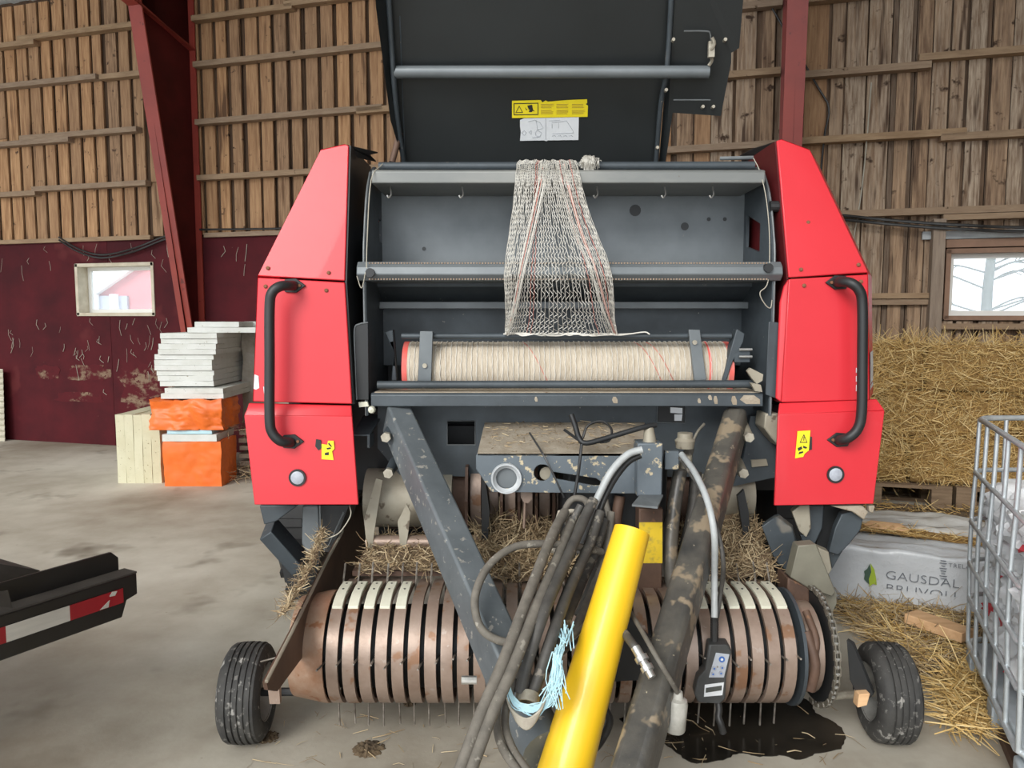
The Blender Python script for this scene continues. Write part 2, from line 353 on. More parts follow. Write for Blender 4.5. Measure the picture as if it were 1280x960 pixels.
# =================================================================== THE BUILDING
def build_floor():
    b = MB(); b.slab([(-16, -6, 0), (16, -6, 0), (16, 6.2, 0), (-9, 12.6, 0), (-16, 12.6, 0)], (0, 0, -.12))
    tag(b.build('floor', 'concrete', None, origin=(0, 0, 0)), kind='structure')
build_floor()
WIN_L = (.38, 1.54, 1.62, 2.25); WIN_R = (10.06, 11.5, 1.58, 2.20)
def wrect(s0, s1, h0, h1, off): return [W(s0, h0, off), W(s1, h0, off), W(s1, h1, off), W(s0, h1, off)]
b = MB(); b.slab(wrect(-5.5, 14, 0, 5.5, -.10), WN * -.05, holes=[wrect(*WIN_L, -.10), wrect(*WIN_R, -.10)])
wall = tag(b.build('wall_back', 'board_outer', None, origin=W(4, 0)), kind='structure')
def wbox(name, m, s0, s1, h0, h1, o0, o1, parent=wall, bevel=0):
    """upright box lying along the wall; its local x runs along the wall"""
    key = (round(s1 - s0, 4), round(h1 - h0, 4), round(o1 - o0, 4), m, bevel)
    if key not in WB:
        a, h, t = (s1 - s0) / 2, (h1 - h0) / 2, (o1 - o0) / 2
        bb = MB(); bb.box((-a, -t, -h), (a, t, h)); me = bpy.data.meshes.new(name); me.from_pydata(bb.v, [], bb.f); me.materials.append(M[m])
        bm = bmesh.new(); bm.from_mesh(me); bmesh.ops.recalc_face_normals(bm, faces=bm.faces); bm.to_mesh(me); bm.free(); WB[key] = me
    o = put(name, WB[key], parent, W((s0 + s1) / 2, (h0 + h1) / 2, (o0 + o1) / 2), (0, 0, -TH))
    return o
WB = {}
# side walls; the left one has a wide open gateway
def side_wall(nm_, s_, gate):
    pr = [(0, -.1), (5.46, -.1), (8.0, 11.5), (0, 11.5)]
    if gate: pr = [(0, -.1), (5.46, -.1), (8.0, 11.5), (0, 11.5), (0, 8.6), (4.4, 8.6), (4.4, 2.2), (0, 2.2)]
    b = MB(); b.slab([W(s_, h, o) for h, o in pr], WU * .1); tag(b.build(nm_, 'board_outer_grey', None), kind='structure')
side_wall('wall_left', -5.5, True); side_wall('wall_right', 13.4, False)
def clear_of(s0, s1, wn): return s1 < wn[0] - .03 or s0 > wn[1] + .03
TOP = 5.42
def boards():
    rr = random.Random(3)
    # outer skin, seen through the gaps
    s = -4.9
    while s < 13:
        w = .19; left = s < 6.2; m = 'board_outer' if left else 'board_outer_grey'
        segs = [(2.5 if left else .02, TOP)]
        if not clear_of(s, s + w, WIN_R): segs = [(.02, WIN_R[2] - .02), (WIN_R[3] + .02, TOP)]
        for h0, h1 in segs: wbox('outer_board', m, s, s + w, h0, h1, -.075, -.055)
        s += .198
    # inner boards of the left bays
    s = -4.8
    while s < 6.2:
        w = rr.choice((.125, .14, .15)); j = rr.choice((0, 0, 0, 3.19, 3.83)); o = rr.choice((0, .006, .012)); mm = 'board_warm'
        spans = [(2.56, TOP)] if not j else [(2.56, j), (j + .006, TOP)]
        for h0, h1 in spans: wbox('wall_board', mm, s, s + w, h0, h1, -.05 + o, -.024 + o)
        s += .192
    # inner boards of the right bays
    while s < 13:
        w = rr.choice((.11, .13, .15, .17, .19)); j = rr.choice((0, 0, 2.53, 3.19, 3.83, 3.83)); o = rr.choice((0, .008, .016))
        spans = [(.02, TOP)] if not j else [(.02, j), (j + .006, TOP)]
        if not clear_of(s, s + w, WIN_R): spans = [(.02, WIN_R[2] - .02), (WIN_R[3] + .02, TOP)]
        for h0, h1 in spans: wbox('wall_board', 'board_grey' if rr.random() < .8 or s > 9.5 else 'board_warm', s, s + w, h0, h1, -.05 + o, -.024 + o)
        s += w + rr.choice((.008, .015, .03, .055))
boards()
# steel cladding of the lower left wall, one sheet at a time
for i, (s0, s1) in enumerate([(-4.9, -2.95), (-2.945, -1.05), (-1.045, .87), (.875, 2.0), (2.0, 3.9), (3.905, 5.5), (5.505, 6.2)]):
    b = MB(); w = [W(s0, 0, 0), W(s1, 0, 0), W(s1, 2.52, 0), W(s0, 2.52, 0)]
    hole = [wrect(*WIN_L, 0)] if 0 else []
    if i == 2:   # sheets around the small window
        b.slab([W(s0, 0), W(s1, 0), W(s1, WIN_L[2]), W(WIN_L[0], WIN_L[2]), W(WIN_L[0], WIN_L[3]), W(s1, WIN_L[3]), W(s1, 2.52), W(s0, 2.52)], WN * -.03)
    elif i == 3:
        b.slab([W(s0, 0), W(s1, 0), W(s1, 2.52), W(s0, 2.52), W(s0, WIN_L[3]), W(WIN_L[1], WIN_L[3]), W(WIN_L[1], WIN_L[2]), W(s0, WIN_L[2])], WN * -.03)
    else: b.slab(w, WN * -.03)
    b.build('steel_sheet', 'wall_red', wall, origin=W(s0, 0))
# patches of flaked paint, thin crusts standing proud of the sheets
for s0, s1, h0, h1, sd in ((.9, 1.98, .42, 1.05, 1), (.15, .86, .78, 1.02, 2), (-.35, .1, .8, 1.0, 3), (-.1, .8, .52, .66, 4)):
    rr = random.Random(sd); n = 26; pts = []
    for k in range(n):
        a = 2 * math.pi * k / n; q = .5 * (1 + .0) * rr.uniform(.72, 1)
        pts.append(W((s0 + s1) / 2 + (s1 - s0) * q * math.copysign(abs(math.cos(a)) ** .6, math.cos(a)), (h0 + h1) / 2 + (h1 - h0) * q * math.copysign(abs(math.sin(a)) ** .6, math.sin(a)), .004))
    MB().slab(pts, WN * -.003).build('flaked_paint', 'wall_red_peeled', wall, label='flaking pale patch on the dark red steel sheet')
# sill rail on the cladding and the long rails on the boards
def purlin(s0, s1, h, t=.06, d=.10, o=-.012, m='purlin_wood'): wbox('rail', m, s0, s1, h - t / 2, h + t / 2, o, o + d)
for args in [(-4.9, 1.55, 2.545, .05, .06), (2.3, 6.2, 2.545, .05, .06),
             (-4.9, .0, 4.93), (-.25, 1.45, 4.985), (-4.9, .9, 4.445), (.95, 1.55, 4.43), (-4.9, .45, 3.745), (-.3, 1.45, 3.80), (-4.9, -.1, 3.13), (-.15, 1.55, 3.175),
             (2.26, 3.55, 4.965), (3.45, 6.3, 4.995), (2.26, 6.3, 4.46), (2.26, 4.6, 3.82), (4.3, 6.3, 3.80), (2.26, 5.5, 3.195),
             (5.4, 8.6, 3.20), (6.2, 8.6, 3.855), (6.2, 8.6, 4.46), (6.2, 8.6, 4.98),
             (8.78, 9.85, 3.80), (9.75, 13, 3.865), (8.78, 10.15, 3.21), (9.95, 13, 3.17), (8.8, 13, 4.46), (8.8, 13, 4.98), (9.0, 13, 2.535, .06), (10.0, 13, 2.475, .05),
             (9.2, 9.99, 1.79, .05, .07), (9.2, 9.93, 1.735, .05, .05), (10.02, 13, 1.515, .05, .09)]: purlin(*args)
wbox('wall_post', 'post_wood', 9.92, 10.02, .0, 2.46, -.01, .11)
# weathered metal strip above the right window
wbox('flashing', 'metal_strip', 9.85, 12, 2.29, 2.36, -.01, .03); wbox('flashing', 'window_brown', 10.05, 12, 2.215, 2.285, -.015, .02)
# electric flex hanging on the right boards, cable over the left window
MB().tube(catmull([W(8.25, 4.9, .02), W(8.9, 3.75, .02), W(9.03, 3.5, .02), W(9.0, 3.25, .03), W(8.98, 2.7, .02), W(9.05, 2.2, .02)], 5), .009, 6).build('wall_cable', 'cable_black', wall, smooth=60)
MB().tube(catmull([W(9.38, 3.7, .02), W(9.36, 3.2, .03), W(9.33, 2.7, .02), W(9.28, 2.3, .02)], 5), .006, 6).build('wall_wire', 'web_white', wall, smooth=60)
for dz in (0, -.035):
    MB().tube(catmull([W(.2, 2.58 + dz, .05), W(.5, 2.43 + dz, .06), W(.85, 2.35 + dz, .06), W(1.3, 2.41 + dz, .06), W(1.75, 2.54 + dz, .06), W(2.1, 2.6 + dz, .06)], 6), .012, 6).build('wall_cable', 'cable_black', wall, smooth=60)
    MB().tube(catmull([W(9.0, 2.54 + dz, .12), W(9.6, 2.455 + dz, .13), W(10.1, 2.40 + dz, .14), W(10.7, 2.36 + dz, .14), W(12, 2.35 + dz, .14)], 6), .014, 6).build('wall_cable', 'cable_black', wall, smooth=60)
MB().tube([W(2.25, 2.61, .05), W(3.2, 2.59, .05), W(4.6, 2.6, .05), W(6, 2.6, .05)], .012, 6).build('wall_cable', 'cable_black', wall, smooth=60)
# dusty cobweb strings on the cladding
rr = random.Random(5)
for k in range(95):
    s = rr.choice((rr.uniform(-.8, 1.9), rr.uniform(.3, 1.9), rr.uniform(2.4, 3.2))); h = rr.choice((rr.uniform(.7, 1.5), rr.uniform(1.2, 1.6), rr.uniform(2.2, 2.5), rr.uniform(1.0, 1.6)))
    if WIN_L[0] - .05 < s < WIN_L[1] + .05 and 1.62 < h < 2.3: h -= 1
    l = rr.uniform(.06, .2); MB().tube([W(s, h, .008), W(s + rr.uniform(-.03, .03), h - l / 2, .012), W(s + rr.uniform(-.05, .05), h - l, .008)], rr.uniform(.0015, .0038), 4).build('cobweb', 'web_white', wall)

def window(name, wn, frame, depth, sash, label):
    s0, s1, h0, h1 = wn; root = bpy.data.objects.new(name, None); COL.objects.link(root); root.location = W((s0 + s1) / 2, h0, 0); tag(root, kind='structure')
    t = .035
    for q, (a, c, d, e) in dict(jamb=(s0 - .005, s0 + t, h0, h1), jamb_=(s1 - t, s1 + .005, h0, h1), head=(s0, s1, h1 - t, h1 + .005), sill=(s0, s1, h0 - .01, h0 + .03)).items():
        wbox('window_' + q.strip('_'), frame, a, c, d, e, -depth - .04, .012, root)
    g = .045
    for a, c, d, e in ((s0 + t, s0 + t + g, h0 + .03, h1 - t), (s1 - t - g, s1 - t, h0 + .03, h1 - t), (s0 + t + g, s1 - t - g, h0 + .03, h0 + .03 + g), (s0 + t + g, s1 - t - g, h1 - t - g, h1 - t)):
        wbox('sash_bar', sash, a, c, d, e, -depth - .03, -depth + .01, root)
    wbox('pane', 'dusty_glass', s0 + t + g, s1 - t - g, h0 + .03 + g, h1 - t - g, -depth - .012, -depth - .008, root)
window('window_1', WIN_L, 'window_cream', .16, 'window_white', '')
window('window_2', WIN_R, 'window_brown', .09, 'window_white', '')

# tapered steel portal frames
def column(name, s, d_top, d_mid, label):
    root = thing(name, W(s, 0), label, 'column')
    hm, fw, t = 2.55, .165, .014
    d0 = d_mid - .22
    def dd(h): return d_mid + (d_top - d_mid) * (h - hm) / (5.0 - hm)
    prof = [(0, dd(0)), (5.1, dd(5.1))]
    b = MB(); b.slab([W(s - t / 2, 0, .02), W(s - t / 2, 0, dd(0)), W(s - t / 2, 5.4, dd(5.4)), W(s - t / 2, 5.4, .02)], WU * t); b.build('web', 'column_red_shaded', root)
    b = MB(); b.slab([W(s - fw / 2, 0, .012), W(s + fw / 2, 0, .012), W(s + fw / 2, 5.4, .012), W(s - fw / 2, 5.4, .012)], WN * .016); b.build('outer_flange', 'column_red', root)
    b = MB(); b.slab([W(s - fw / 2, 0, dd(0)), W(s + fw / 2, 0, dd(0)), W(s + fw / 2, 5.4, dd(5.4)), W(s - fw / 2, 5.4, dd(5.4))], WN * .018); b.build('inner_flange', 'column_red', root)
    # rafter leaving the knee, under the roof
    e = 5.4; rs = math.tan(R(12))
    for nm, z0, z1, w, m in (('rafter_web', -.75, .0, .014, 'column_red_shaded'), ('rafter_flange', -.77, -.75, fw, 'column_red'), ('rafter_flange', 0, .02, fw, 'column_red')):
        b = MB(); b.slab([W(s - w / 2, e + z0, .02), W(s - w / 2, e + .05 + 7 * rs + z0 * .6, 7), W(s - w / 2, e + .05 + 7 * rs + z1, 7), W(s - w / 2, e + z1, .02)], WU * w); b.build(nm, m, root)
    MB().obox(W(s, .01, dd(0) / 2), WU * .13, WN * (dd(0) / 2 + .06), Z * .01).build('base_plate', 'column_red', root)
column('portal_frame', 2.17, .86, .42, 'dark red tapered steel portal column with deep shaded web beside the small white window')
column('portal_frame', 8.69, .86, .42, 'red steel portal column rising behind the raised black lid')
# corrugated roof
def roof():
    b = MB(); ns = 260; rs = math.tan(R(12))
    for i in range(ns + 1):
        s = -5.5 + 19.5 * i / ns; dz = .02 * math.cos(s * 2 * math.pi / .30)
        b.v += [tuple(W(s, 5.46 + dz, -.3)), tuple(W(s, 5.46 + 11.8 * rs + dz, 11.5))]
    for i in range(ns): b.face((2 * i, 2 * i + 2, 2 * i + 3, 2 * i + 1))
    tag(b.build('ceiling', 'roof_sheet', None, smooth=60), kind='structure')
roof()

# =================================================================== OUTSIDE, seen through the panes
b = MB(); b.slab([W(-30, -.15, -.5), W(40, -.15, -.5), W(90, -.15, -70), W(-80, -.15, -70)], (0, 0, -.1)); tag(b.build('ground', 'outside_ground', None), kind='structure')
nb = thing('neighbour_barn', P(120, 372, 26) * Vector((1, 1, 0)) if 0 else Vector((-13.5, 26, -.15)), 'pale red barn with white gable trim seen through the small window', 'building')
def gz(x): return 2.1 + (x + 14.4) * .66
part('wall', 'barn_red', nb, lambda b: b.slab([(-15.5, 26, -.15), (-6, 26, -.15), (-6, 26, 5.5), (-9.5, 26, gz(-9.5)), (-15.5, 26, gz(-15.5))], (0, 6, 0)))
part('gable_trim', 'barn_white', nb, lambda b: b.slab([(-16.5, 25.7, gz(-16.5) - .1), (-16.5, 25.7, gz(-16.5) + .4), (-9.3, 25.7, gz(-9.3) + .4), (-9.3, 25.7, gz(-9.3) - .1)], (0, .3, 0)))
part('roof', 'barn_white', nb, lambda b: b.slab([(-16.5, 25.9, gz(-16.5) + .3), (-9.3, 25.9, gz(-9.3) + .3), (-9.3, 25.9, gz(-9.3) + .5), (-16.5, 25.9, gz(-16.5) + .5)], (0, 6.5, 0)))
part('door', 'barn_slate', nb, lambda b: b.box((-14.35, 25.88, -.1), (-12.9, 25.99, 2.3)))
for x in (-13.95, -13.3): part('post', 'barn_white', nb, lambda b: b.box((x - .12, 25.75, -.15), (x + .12, 25.88, 2.35)))
tr = thing('bare_tree', Vector((16.6, 27, -.15)), 'bare leafless tree standing outside the right window', 'tree')
part('trunk', 'bark', tr, lambda b: b.tube([(16.6, 27, -.3), (16.6, 27, 2.5), (16.75, 27, 5), (16.9, 27, 8)], .28, 8, radii=[.22, .17, .13, .08]), smooth=60)
rr = random.Random(11)
for k in range(22):
    h = rr.uniform(1.2, 6); sd = rr.choice((-1, 1)); l = rr.uniform(1.6, 3.4); A = Vector((16.65, 27, h)); Bq = A + Vector((sd * l * .5, rr.uniform(-.5, .5), .45 * l * .4)); C = A + Vector((sd * l, rr.uniform(-1, 1), l * rr.uniform(.1, .45)))
    def br(b):
        b.tube(catmull([A, Bq, C], 4), .035, 5, radii=None)
        for q in range(3): S = Bq.lerp(C, q / 3); b.tube([S, S + Vector((sd * rr.uniform(.2, .7), 0, rr.uniform(.3, .9) * rr.choice((-.4, 1)))) ], .02, 4)
    part('branch', 'bark', tr, br)
sh = bpy.data.objects.new('spruce_bush', None); COL.objects.link(sh); sh.location = (19.2, 28, -.15); tag(sh, 'pale green evergreen bush outside the right window', 'bush')
def bush(b):
    for k in range(9): b.lathe([(0, 1.5 - k * .15), (.55, .5 - k * .04), (.56, .001)], (19.2, 28, -.1 + k * .28), Z, 14)
part('foliage', 'foliage_pale', sh, bush)

# =================================================================== THE BALER
BL = thing('round_baler', Vector((.21, 3.6, 0)), 'red and black round baler with raised lid, net box and rusty pickup', 'baler')
def bp(name, m, fn, parent=BL, **kw): return part(name, m, parent, fn, **kw)
Yv = Vector((0, 1, 0)); Xv = Vector((1, 0, 0))
# dark body behind everything
bp('body', 'black_steel', lambda b: b.box((-.62, 3.62, .55), (1.08, 5.3, 2.05)), bevel=.03)
bp('side_frame', 'black_steel', lambda b: b.slab([(-.98, 3.35, .9), (-.98, 5.2, .9), (-.98, 5.2, 1.6), (-.98, 3.35, 1.65)], (.05, 0, 0)))
bp('side_frame', 'black_steel', lambda b: b.slab([(1.33, 3.35, .9), (1.33, 5.2, .9), (1.33, 5.2, 1.6), (1.33, 3.35, 1.65)], (.05, 0, 0)))
bp('gap_blackout', 'black_steel', lambda b: b.box((-.97, 3.72, .75), (-.6, 3.76, 2.05)))  # added black plates, they keep the shaded gaps beside the net box dark
bp('gap_blackout', 'black_steel', lambda b: b.box((1.06, 3.72, .75), (1.34, 3.76, 2.05)))
# main wheels under the body
def big_wheel(x, r=.52, w=.34):
    o = bp('main_wheel', 'tyre_black', lambda b: b.lathe([(-w / 2, r * .55), (-w / 2, r * .86), (-w * .4, r * .97), (0, r), (w * .4, r * .97), (w / 2, r * .86), (w / 2, r * .55), (-w / 2, r * .55)], (x, 4.35, r), Xv, 40), smooth=40)
    bp('rim', 'rim_grey', lambda b: b.lathe([(-.1, .001), (-.1, r * .3), (-w / 2 + .03, r * .55), (w / 2 - .03, r * .55), (.1, r * .3), (.1, .001)], (x, 4.35, r), Xv, 24), parent=o, smooth=40)
    bp('lug', 'tyre_black', lambda b: [b.obox(Vector((x + s * w * .22, 4.35 + (r + .0) * math.cos(a), r + r * math.sin(a))), (w * .2, 0, 0), Vector((0, -math.sin(a), math.cos(a))) * .02 , Vector((0, math.cos(a), math.sin(a))) * .012) for s in (-1, 1) for a in [2 * math.pi * (k + .25 * s) / 22 for k in range(22)] if r + r * math.sin(a) > .05], parent=o)
big_wheel(-1.06); big_wheel(1.49)
bp('axle', 'black_steel', lambda b: b.tube([(-1.1, 4.35, .52), (1.5, 4.35, .52)], .05, 10))

# ---- red panels
def sheet(b, pts, t=.012): b.slab(pts, Yv * t)
def bolt(parent, x, y, Y, r=.008, m='bolt_rust', t=.006):
    bp('bolt', m, lambda b: b.lathe([(0, .0001), (0, r * .6), (t * .4, r), (t, r)], P(x, y, Y) - Yv * t, Yv, 8), parent=parent)
UL = bp('upper_panel', 'panel_red', lambda b: sheet(b, pxs([(322, 345, 3.05), (431, 351, 3.05), (436, 182, 3.17), (431, 180, 3.17), (401, 187, 3.17)])), bevel=.004)
for q in ((335, 335, 3.055), (411, 341, 3.055)): bolt(UL, *q)
ML = bp('side_panel', 'panel_red', lambda b: sheet(b, pxs([(322, 347, 3.05), (431, 353, 3.05), (440, 505, 3.03), (316, 502, 3.03)])), bevel=.004)
for q in ((332, 358, 3.048), (408, 363, 3.048)): bolt(ML, *q)
LL = bp('lower_panel', 'panel_red', lambda b: [sheet(b, pxs([(311, 504, 3.035), (439, 507, 3.035), (440, 520, 3.005), (305, 519, 3.005), (308, 513, 3.01)])), sheet(b, pxs([(305, 519, 3.005), (440, 520, 3.005), (448, 631, 2.985), (318, 631, 2.985)]))], bevel=.003)
UR = bp('upper_panel', 'panel_red', lambda b: sheet(b, pxs([(986, 347, 3.05), (1085, 341, 3.05), (1012, 187, 3.17), (977, 174, 3.17), (971, 176, 3.17)])), bevel=.004)
for q in ((1001, 337, 3.055), (1073, 331, 3.055), (1010, 278, 3.10)): bolt(UR, *q)
MR = bp('side_panel', 'panel_red', lambda b: [sheet(b, pxs([(986, 349, 3.05), (1085, 343, 3.05), (1087, 500, 3.03), (977, 503, 3.03)])), sheet(b, pxs([(986, 349, 3.065), (980, 358, 3.075), (975, 378, 3.075), (970, 498, 3.05), (977, 503, 3.045), (986, 360, 3.065)]))], bevel=.004)
for q in ((1005, 357, 3.048), (1076, 352, 3.048)): bolt(MR, *q)
LR = bp('lower_panel', 'panel_red', lambda b: [sheet(b, pxs([(975, 504, 3.035), (1096, 499, 3.035), (1106, 513, 3.005), (973, 518, 3.005)])), sheet(b, pxs([(973, 518, 3.005), (1106, 513, 3.005), (1092, 630, 2.985), (968, 632, 2.985)]))], bevel=.003)
# outer sides of the hood, running back
def side_skin(m, pts, dx, name='hood_side'):
    bp(name, m, lambda b: [b.slab([A, A + Vector((dx, .28, 0)), Bq + Vector((dx, .28, 0)), Bq], (0, .012, 0)) for A, Bq in zip(pts[:-1], pts[1:])] + [b.slab([A + Vector((dx, .28, 0)), A + Vector((dx, 2.1, 0)), Bq + Vector((dx, 2.1, 0)), Bq + Vector((dx, .28, 0))], (-.012 if dx >= 0 else .012, 0, 0)) for A, Bq in zip(pts[:-1], pts[1:])])
side_skin('panel_red', [P(1087, 500, 3.03), P(1085, 341, 3.05), P(1012, 187, 3.17), P(977, 174, 3.17)], .145)
side_skin('panel_red', [P(316, 502, 3.03), P(322, 345, 3.05), P(401, 187, 3.17), P(431, 180, 3.17)], 0)
# inner returns of the hood, shade put in as colour: left black, right darkened
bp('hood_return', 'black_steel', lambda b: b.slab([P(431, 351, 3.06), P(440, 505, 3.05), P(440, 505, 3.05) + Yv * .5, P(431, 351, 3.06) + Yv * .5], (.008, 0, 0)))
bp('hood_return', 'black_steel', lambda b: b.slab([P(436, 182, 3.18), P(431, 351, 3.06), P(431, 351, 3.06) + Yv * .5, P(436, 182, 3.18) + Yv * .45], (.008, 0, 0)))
bp('hood_return', 'panel_red_shaded', lambda b: b.slab([P(986, 349, 3.08), P(977, 503, 3.06), P(977, 503, 3.06) + Yv * .5, P(986, 349, 3.08) + Yv * .5], (-.008, 0, 0)))
bp('hood_return', 'panel_red_shaded', lambda b: b.slab([P(971, 177, 3.185), P(986, 349, 3.075), P(986, 349, 3.075) + Yv * .5, P(971, 177, 3.185) + Yv * .4], (-.008, 0, 0)))
bp('hood_flap', 'black_steel', lambda b: b.slab(pxs([(434, 181, 3.19), (472, 190, 3.40), (461, 192, 3.35), (470, 201, 3.45), (447, 196, 3.3)]), (0, .005, -.004)))
bp('hood_flap', 'black_steel', lambda b: b.slab(pxs([(972, 176, 3.19), (940, 186, 3.45), (925, 194, 3.6), (930, 205, 3.6), (960, 200, 3.35)]), (0, .005, -.004)))
# grab handles
def handle(pts, fl, panel):
    hb = MB(); hb.tube(catmull(pxs(pts), 5), .0195, 12); h = hb.build('grab_handle', 'black_steel', panel, smooth=60)
    for (x, y, Y, dx) in fl:
        bp('handle_flange', 'black_steel', lambda b: b.slab([P(x + dx * 18, y, Y), P(x + dx * 6, y - 9, Y), P(x - dx * 8, y - 8, Y), P(x - dx * 12, y, Y), P(x - dx * 8, y + 8, Y), P(x + dx * 6, y + 9, Y)], Yv * .008), parent=h, bevel=.002)
        bp('bolt', 'bolt_rust', lambda b: b.disc(P(x + dx * 10, y, Y - .008), Yv, .006, .008, 8), parent=h)
    return h
handle([(367, 357, 3.035), (362, 357, 2.99), (350, 358, 2.955), (340, 366, 2.945), (337, 385, 2.945), (337, 450, 2.94), (337, 520, 2.935), (340, 540, 2.935), (350, 551, 2.94), (360, 553, 2.965), (364, 553, 2.995)], [(364, 357, 3.038, 1), (362, 552, 2.992, 1)], ML)
handle([(1047, 353, 3.035), (1052, 352, 2.99), (1064, 354, 2.955), (1074, 363, 2.945), (1078, 382, 2.945), (1078, 450, 2.94), (1077, 515, 2.935), (1072, 536, 2.935), (1061, 547, 2.94), (1052, 550, 2.965), (1048, 550, 2.995)], [(1050, 353, 3.038, -1), (1052, 550, 2.992, -1)], MR)
# reflectors, slots and decals
for pn, x, y in ((LL, 372, 597), (LR, 1044, 593)):
    bp('reflector_rim', 'black_steel', lambda b: b.lathe([(0, .026), (0, .034), (-.006, .034), (-.006, .026)], P(x, y, 2.989), Yv, 28, closed_prof=True), parent=pn, smooth=40)
    bp('reflector', 'reflector', lambda b: b.lathe([(-.010, .0001), (-.009, .02), (-.005, .0275), (.001, .0275)], P(x, y, 2.989), Yv, 28), parent=pn, smooth=40)
bp('latch_slot', 'ink_black', lambda b: b.slab(pxs([(395, 549), (401, 550), (402, 560), (398, 563), (394, 558)], 2.994), Yv * .002), parent=LL)
bp('latch_slot', 'ink_black', lambda b: b.slab(pxs([(1010, 546), (1015, 546), (1015, 562), (1010, 563)], 2.994), Yv * .002), parent=LR)
s1 = bp('warning_decal', 'sticker_yellow', lambda b: b.slab(pxs([(402, 555), (409, 556), (410, 551), (417, 551), (418, 561), (415, 564), (417, 575), (402, 574)], 2.992), Yv * .002), parent=LL)
bp('decal_print', 'ink_black', lambda b: [b.slab(pxs(q, 2.9912), Yv * .0005) for q in ([(411, 553), (415, 558), (414, 559), (410, 555)], [(408, 560), (413, 559), (414, 561), (409, 562)], [(406, 566), (411, 565), (411, 569), (406, 569)])], parent=s1)
s2 = bp('warning_decal', 'sticker_yellow', lambda b: b.slab(pxs([(997, 539), (1013, 538), (1011, 563), (1006, 567), (1004, 571), (994, 573)], 2.992), Yv * .002), parent=LR)
def tri(b):
    o = pxs([(1005, 542.5), (1009.5, 553.5), (999.5, 553.5)], 2.9912); c = (o[0] + o[1] + o[2]) / 3; b.slab(o, Yv * .0005, holes=[[c + (p - c) * .72 for p in o]])
    b.slab(pxs([(1004.6, 546), (1005.6, 546), (1005.3, 551), (1004.3, 551)], 2.9912), Yv * .0005)
    for q in ([(997, 560), (1002, 558), (1003, 561), (998, 564)], [(999, 565), (1004, 564), (1004, 566), (998, 568)], [(1004, 557), (1009, 559), (1008, 561), (1004, 560)]): b.slab(pxs(q, 2.9912), Yv * .0005)
bp('decal_print', 'ink_black', tri, parent=s2)
bp('torn_decal', 'sticker_white', lambda b: [b.slab(pxs(q, 3.031), Yv * .002) for q in ([(318, 468), (323, 470), (324, 485), (320, 487), (317, 486)], [(329, 483), (332, 485), (332, 492), (330, 492)])], parent=ML)
# white lettering block on the receding right hood side
qd = (P(1085, 343, 3.05) + Vector((.145, .28, 0)) - P(1085, 343, 3.05)).normalized()
def strip(b):
    for y0, y1, a0, a1 in ((441, 481, .03, .27), (483, 488, .02, .27)):
        A = P(1087, y0, 3.03); Bq = P(1087, y1, 3.03); b.slab([A + qd * a0 - Yv * .003, A + qd * a1 - Yv * .003, Bq + qd * a1 - Yv * .003, Bq + qd * a0 - Yv * .003], (.0, -.001, 0))
bp('white_decal', 'sticker_white', strip, parent=MR)
bp('white_decal', 'sticker_white', lambda b: [b.slab(pxs(q, 3.029), Yv * .001) for q in ([(1070, 460), (1071.5, 460), (1071.5, 466), (1070, 466)], [(1070, 470), (1073, 470), (1073, 477), (1070, 477)], [(1070, 481), (1073, 482), (1073, 489), (1070, 489)])], parent=MR)

# ---- net box: side plates, cross members
XL, XR = -.585, 1.042
def side_plate(X, sgn, holes=()):
    pr = [(3.10, 1.20), (3.10, 1.78), (3.13, 1.95), (3.19, 2.10), (3.27, 2.20), (3.36, 2.24), (3.62, 2.24), (3.62, 1.20)]
    return bp('net_box_side', 'frame_grey', lambda b: b.slab([(X, y, z) for y, z in pr], (sgn * .012, 0, 0), holes=[[(X, y, z) for y, z in h] for h in holes]))
side_plate(XL, -1, [[(3.42, 1.93), (3.50, 1.93), (3.50, 2.03), (3.42, 2.03)]])
side_plate(XR, 1, [[(3.27, 1.87), (3.46, 1.91), (3.46, 2.05), (3.27, 1.99)]])
for X in (XL - .014, XR + .002): bp('side_edge', 'frame_edge', lambda b: b.tube(catmull([(X + .006, y, z) for y, z in [(3.098, 1.20), (3.098, 1.78), (3.128, 1.95), (3.188, 2.10), (3.268, 2.20)]], 4), .0045, 6), smooth=60)
bp('net_box_back', 'frame_grey_clean', lambda b: b.box((XL, 3.50, 1.76), (XR, 3.51, 2.16)))
bp('net_box_back', 'frame_grey', lambda b: b.box((XL, 3.50, 1.38), (XR, 3.51, 1.755)))
bp('top_tube', 'frame_grey', lambda b: b.tube([(-.55, 3.24, P(700, 208, 3.24).z), (1.0, 3.24, P(700, 207, 3.24).z)], .017, 12), smooth=60)
def topbeam(b):
    z0, z1 = P(700, 229, 3.15).z, P(700, 214, 3.15).z
    b.slab([(-.565, 3.15, z0), (-.565, 3.15, z1), (-.565, 3.165, z1 + .008), (-.565, 3.48, z1 + .012), (-.565, 3.48, z0), (-.565, 3.165, z0)], (1.585, 0, 0))
bp('top_beam', 'beam_dusty', topbeam, bevel=.005)
for x in (487, 577, 745, 830, 890):
    bp('hook', 'chrome', lambda b: b.tube(catmull([P(x, 228, 3.24), P(x + 1, 236, 3.22), P(x + 2, 243, 3.2), P(x - 1, 247, 3.19), P(x - 3, 244, 3.19)], 4), .0035, 5), smooth=60)
MBAR = bp('mid_beam', 'frame_grey_clean', lambda b: b.slab([(XL - .03, Y, z) for Y, z in ((3.085, P(700, 351, 3.085).z), (3.06, P(700, 343, 3.06).z), (3.065, P(700, 334, 3.065).z), (3.09, P(700, 327, 3.09).z), (3.36, 1.80), (3.36, 1.745))], (XR - XL + .06, 0, 0)), bevel=.004)
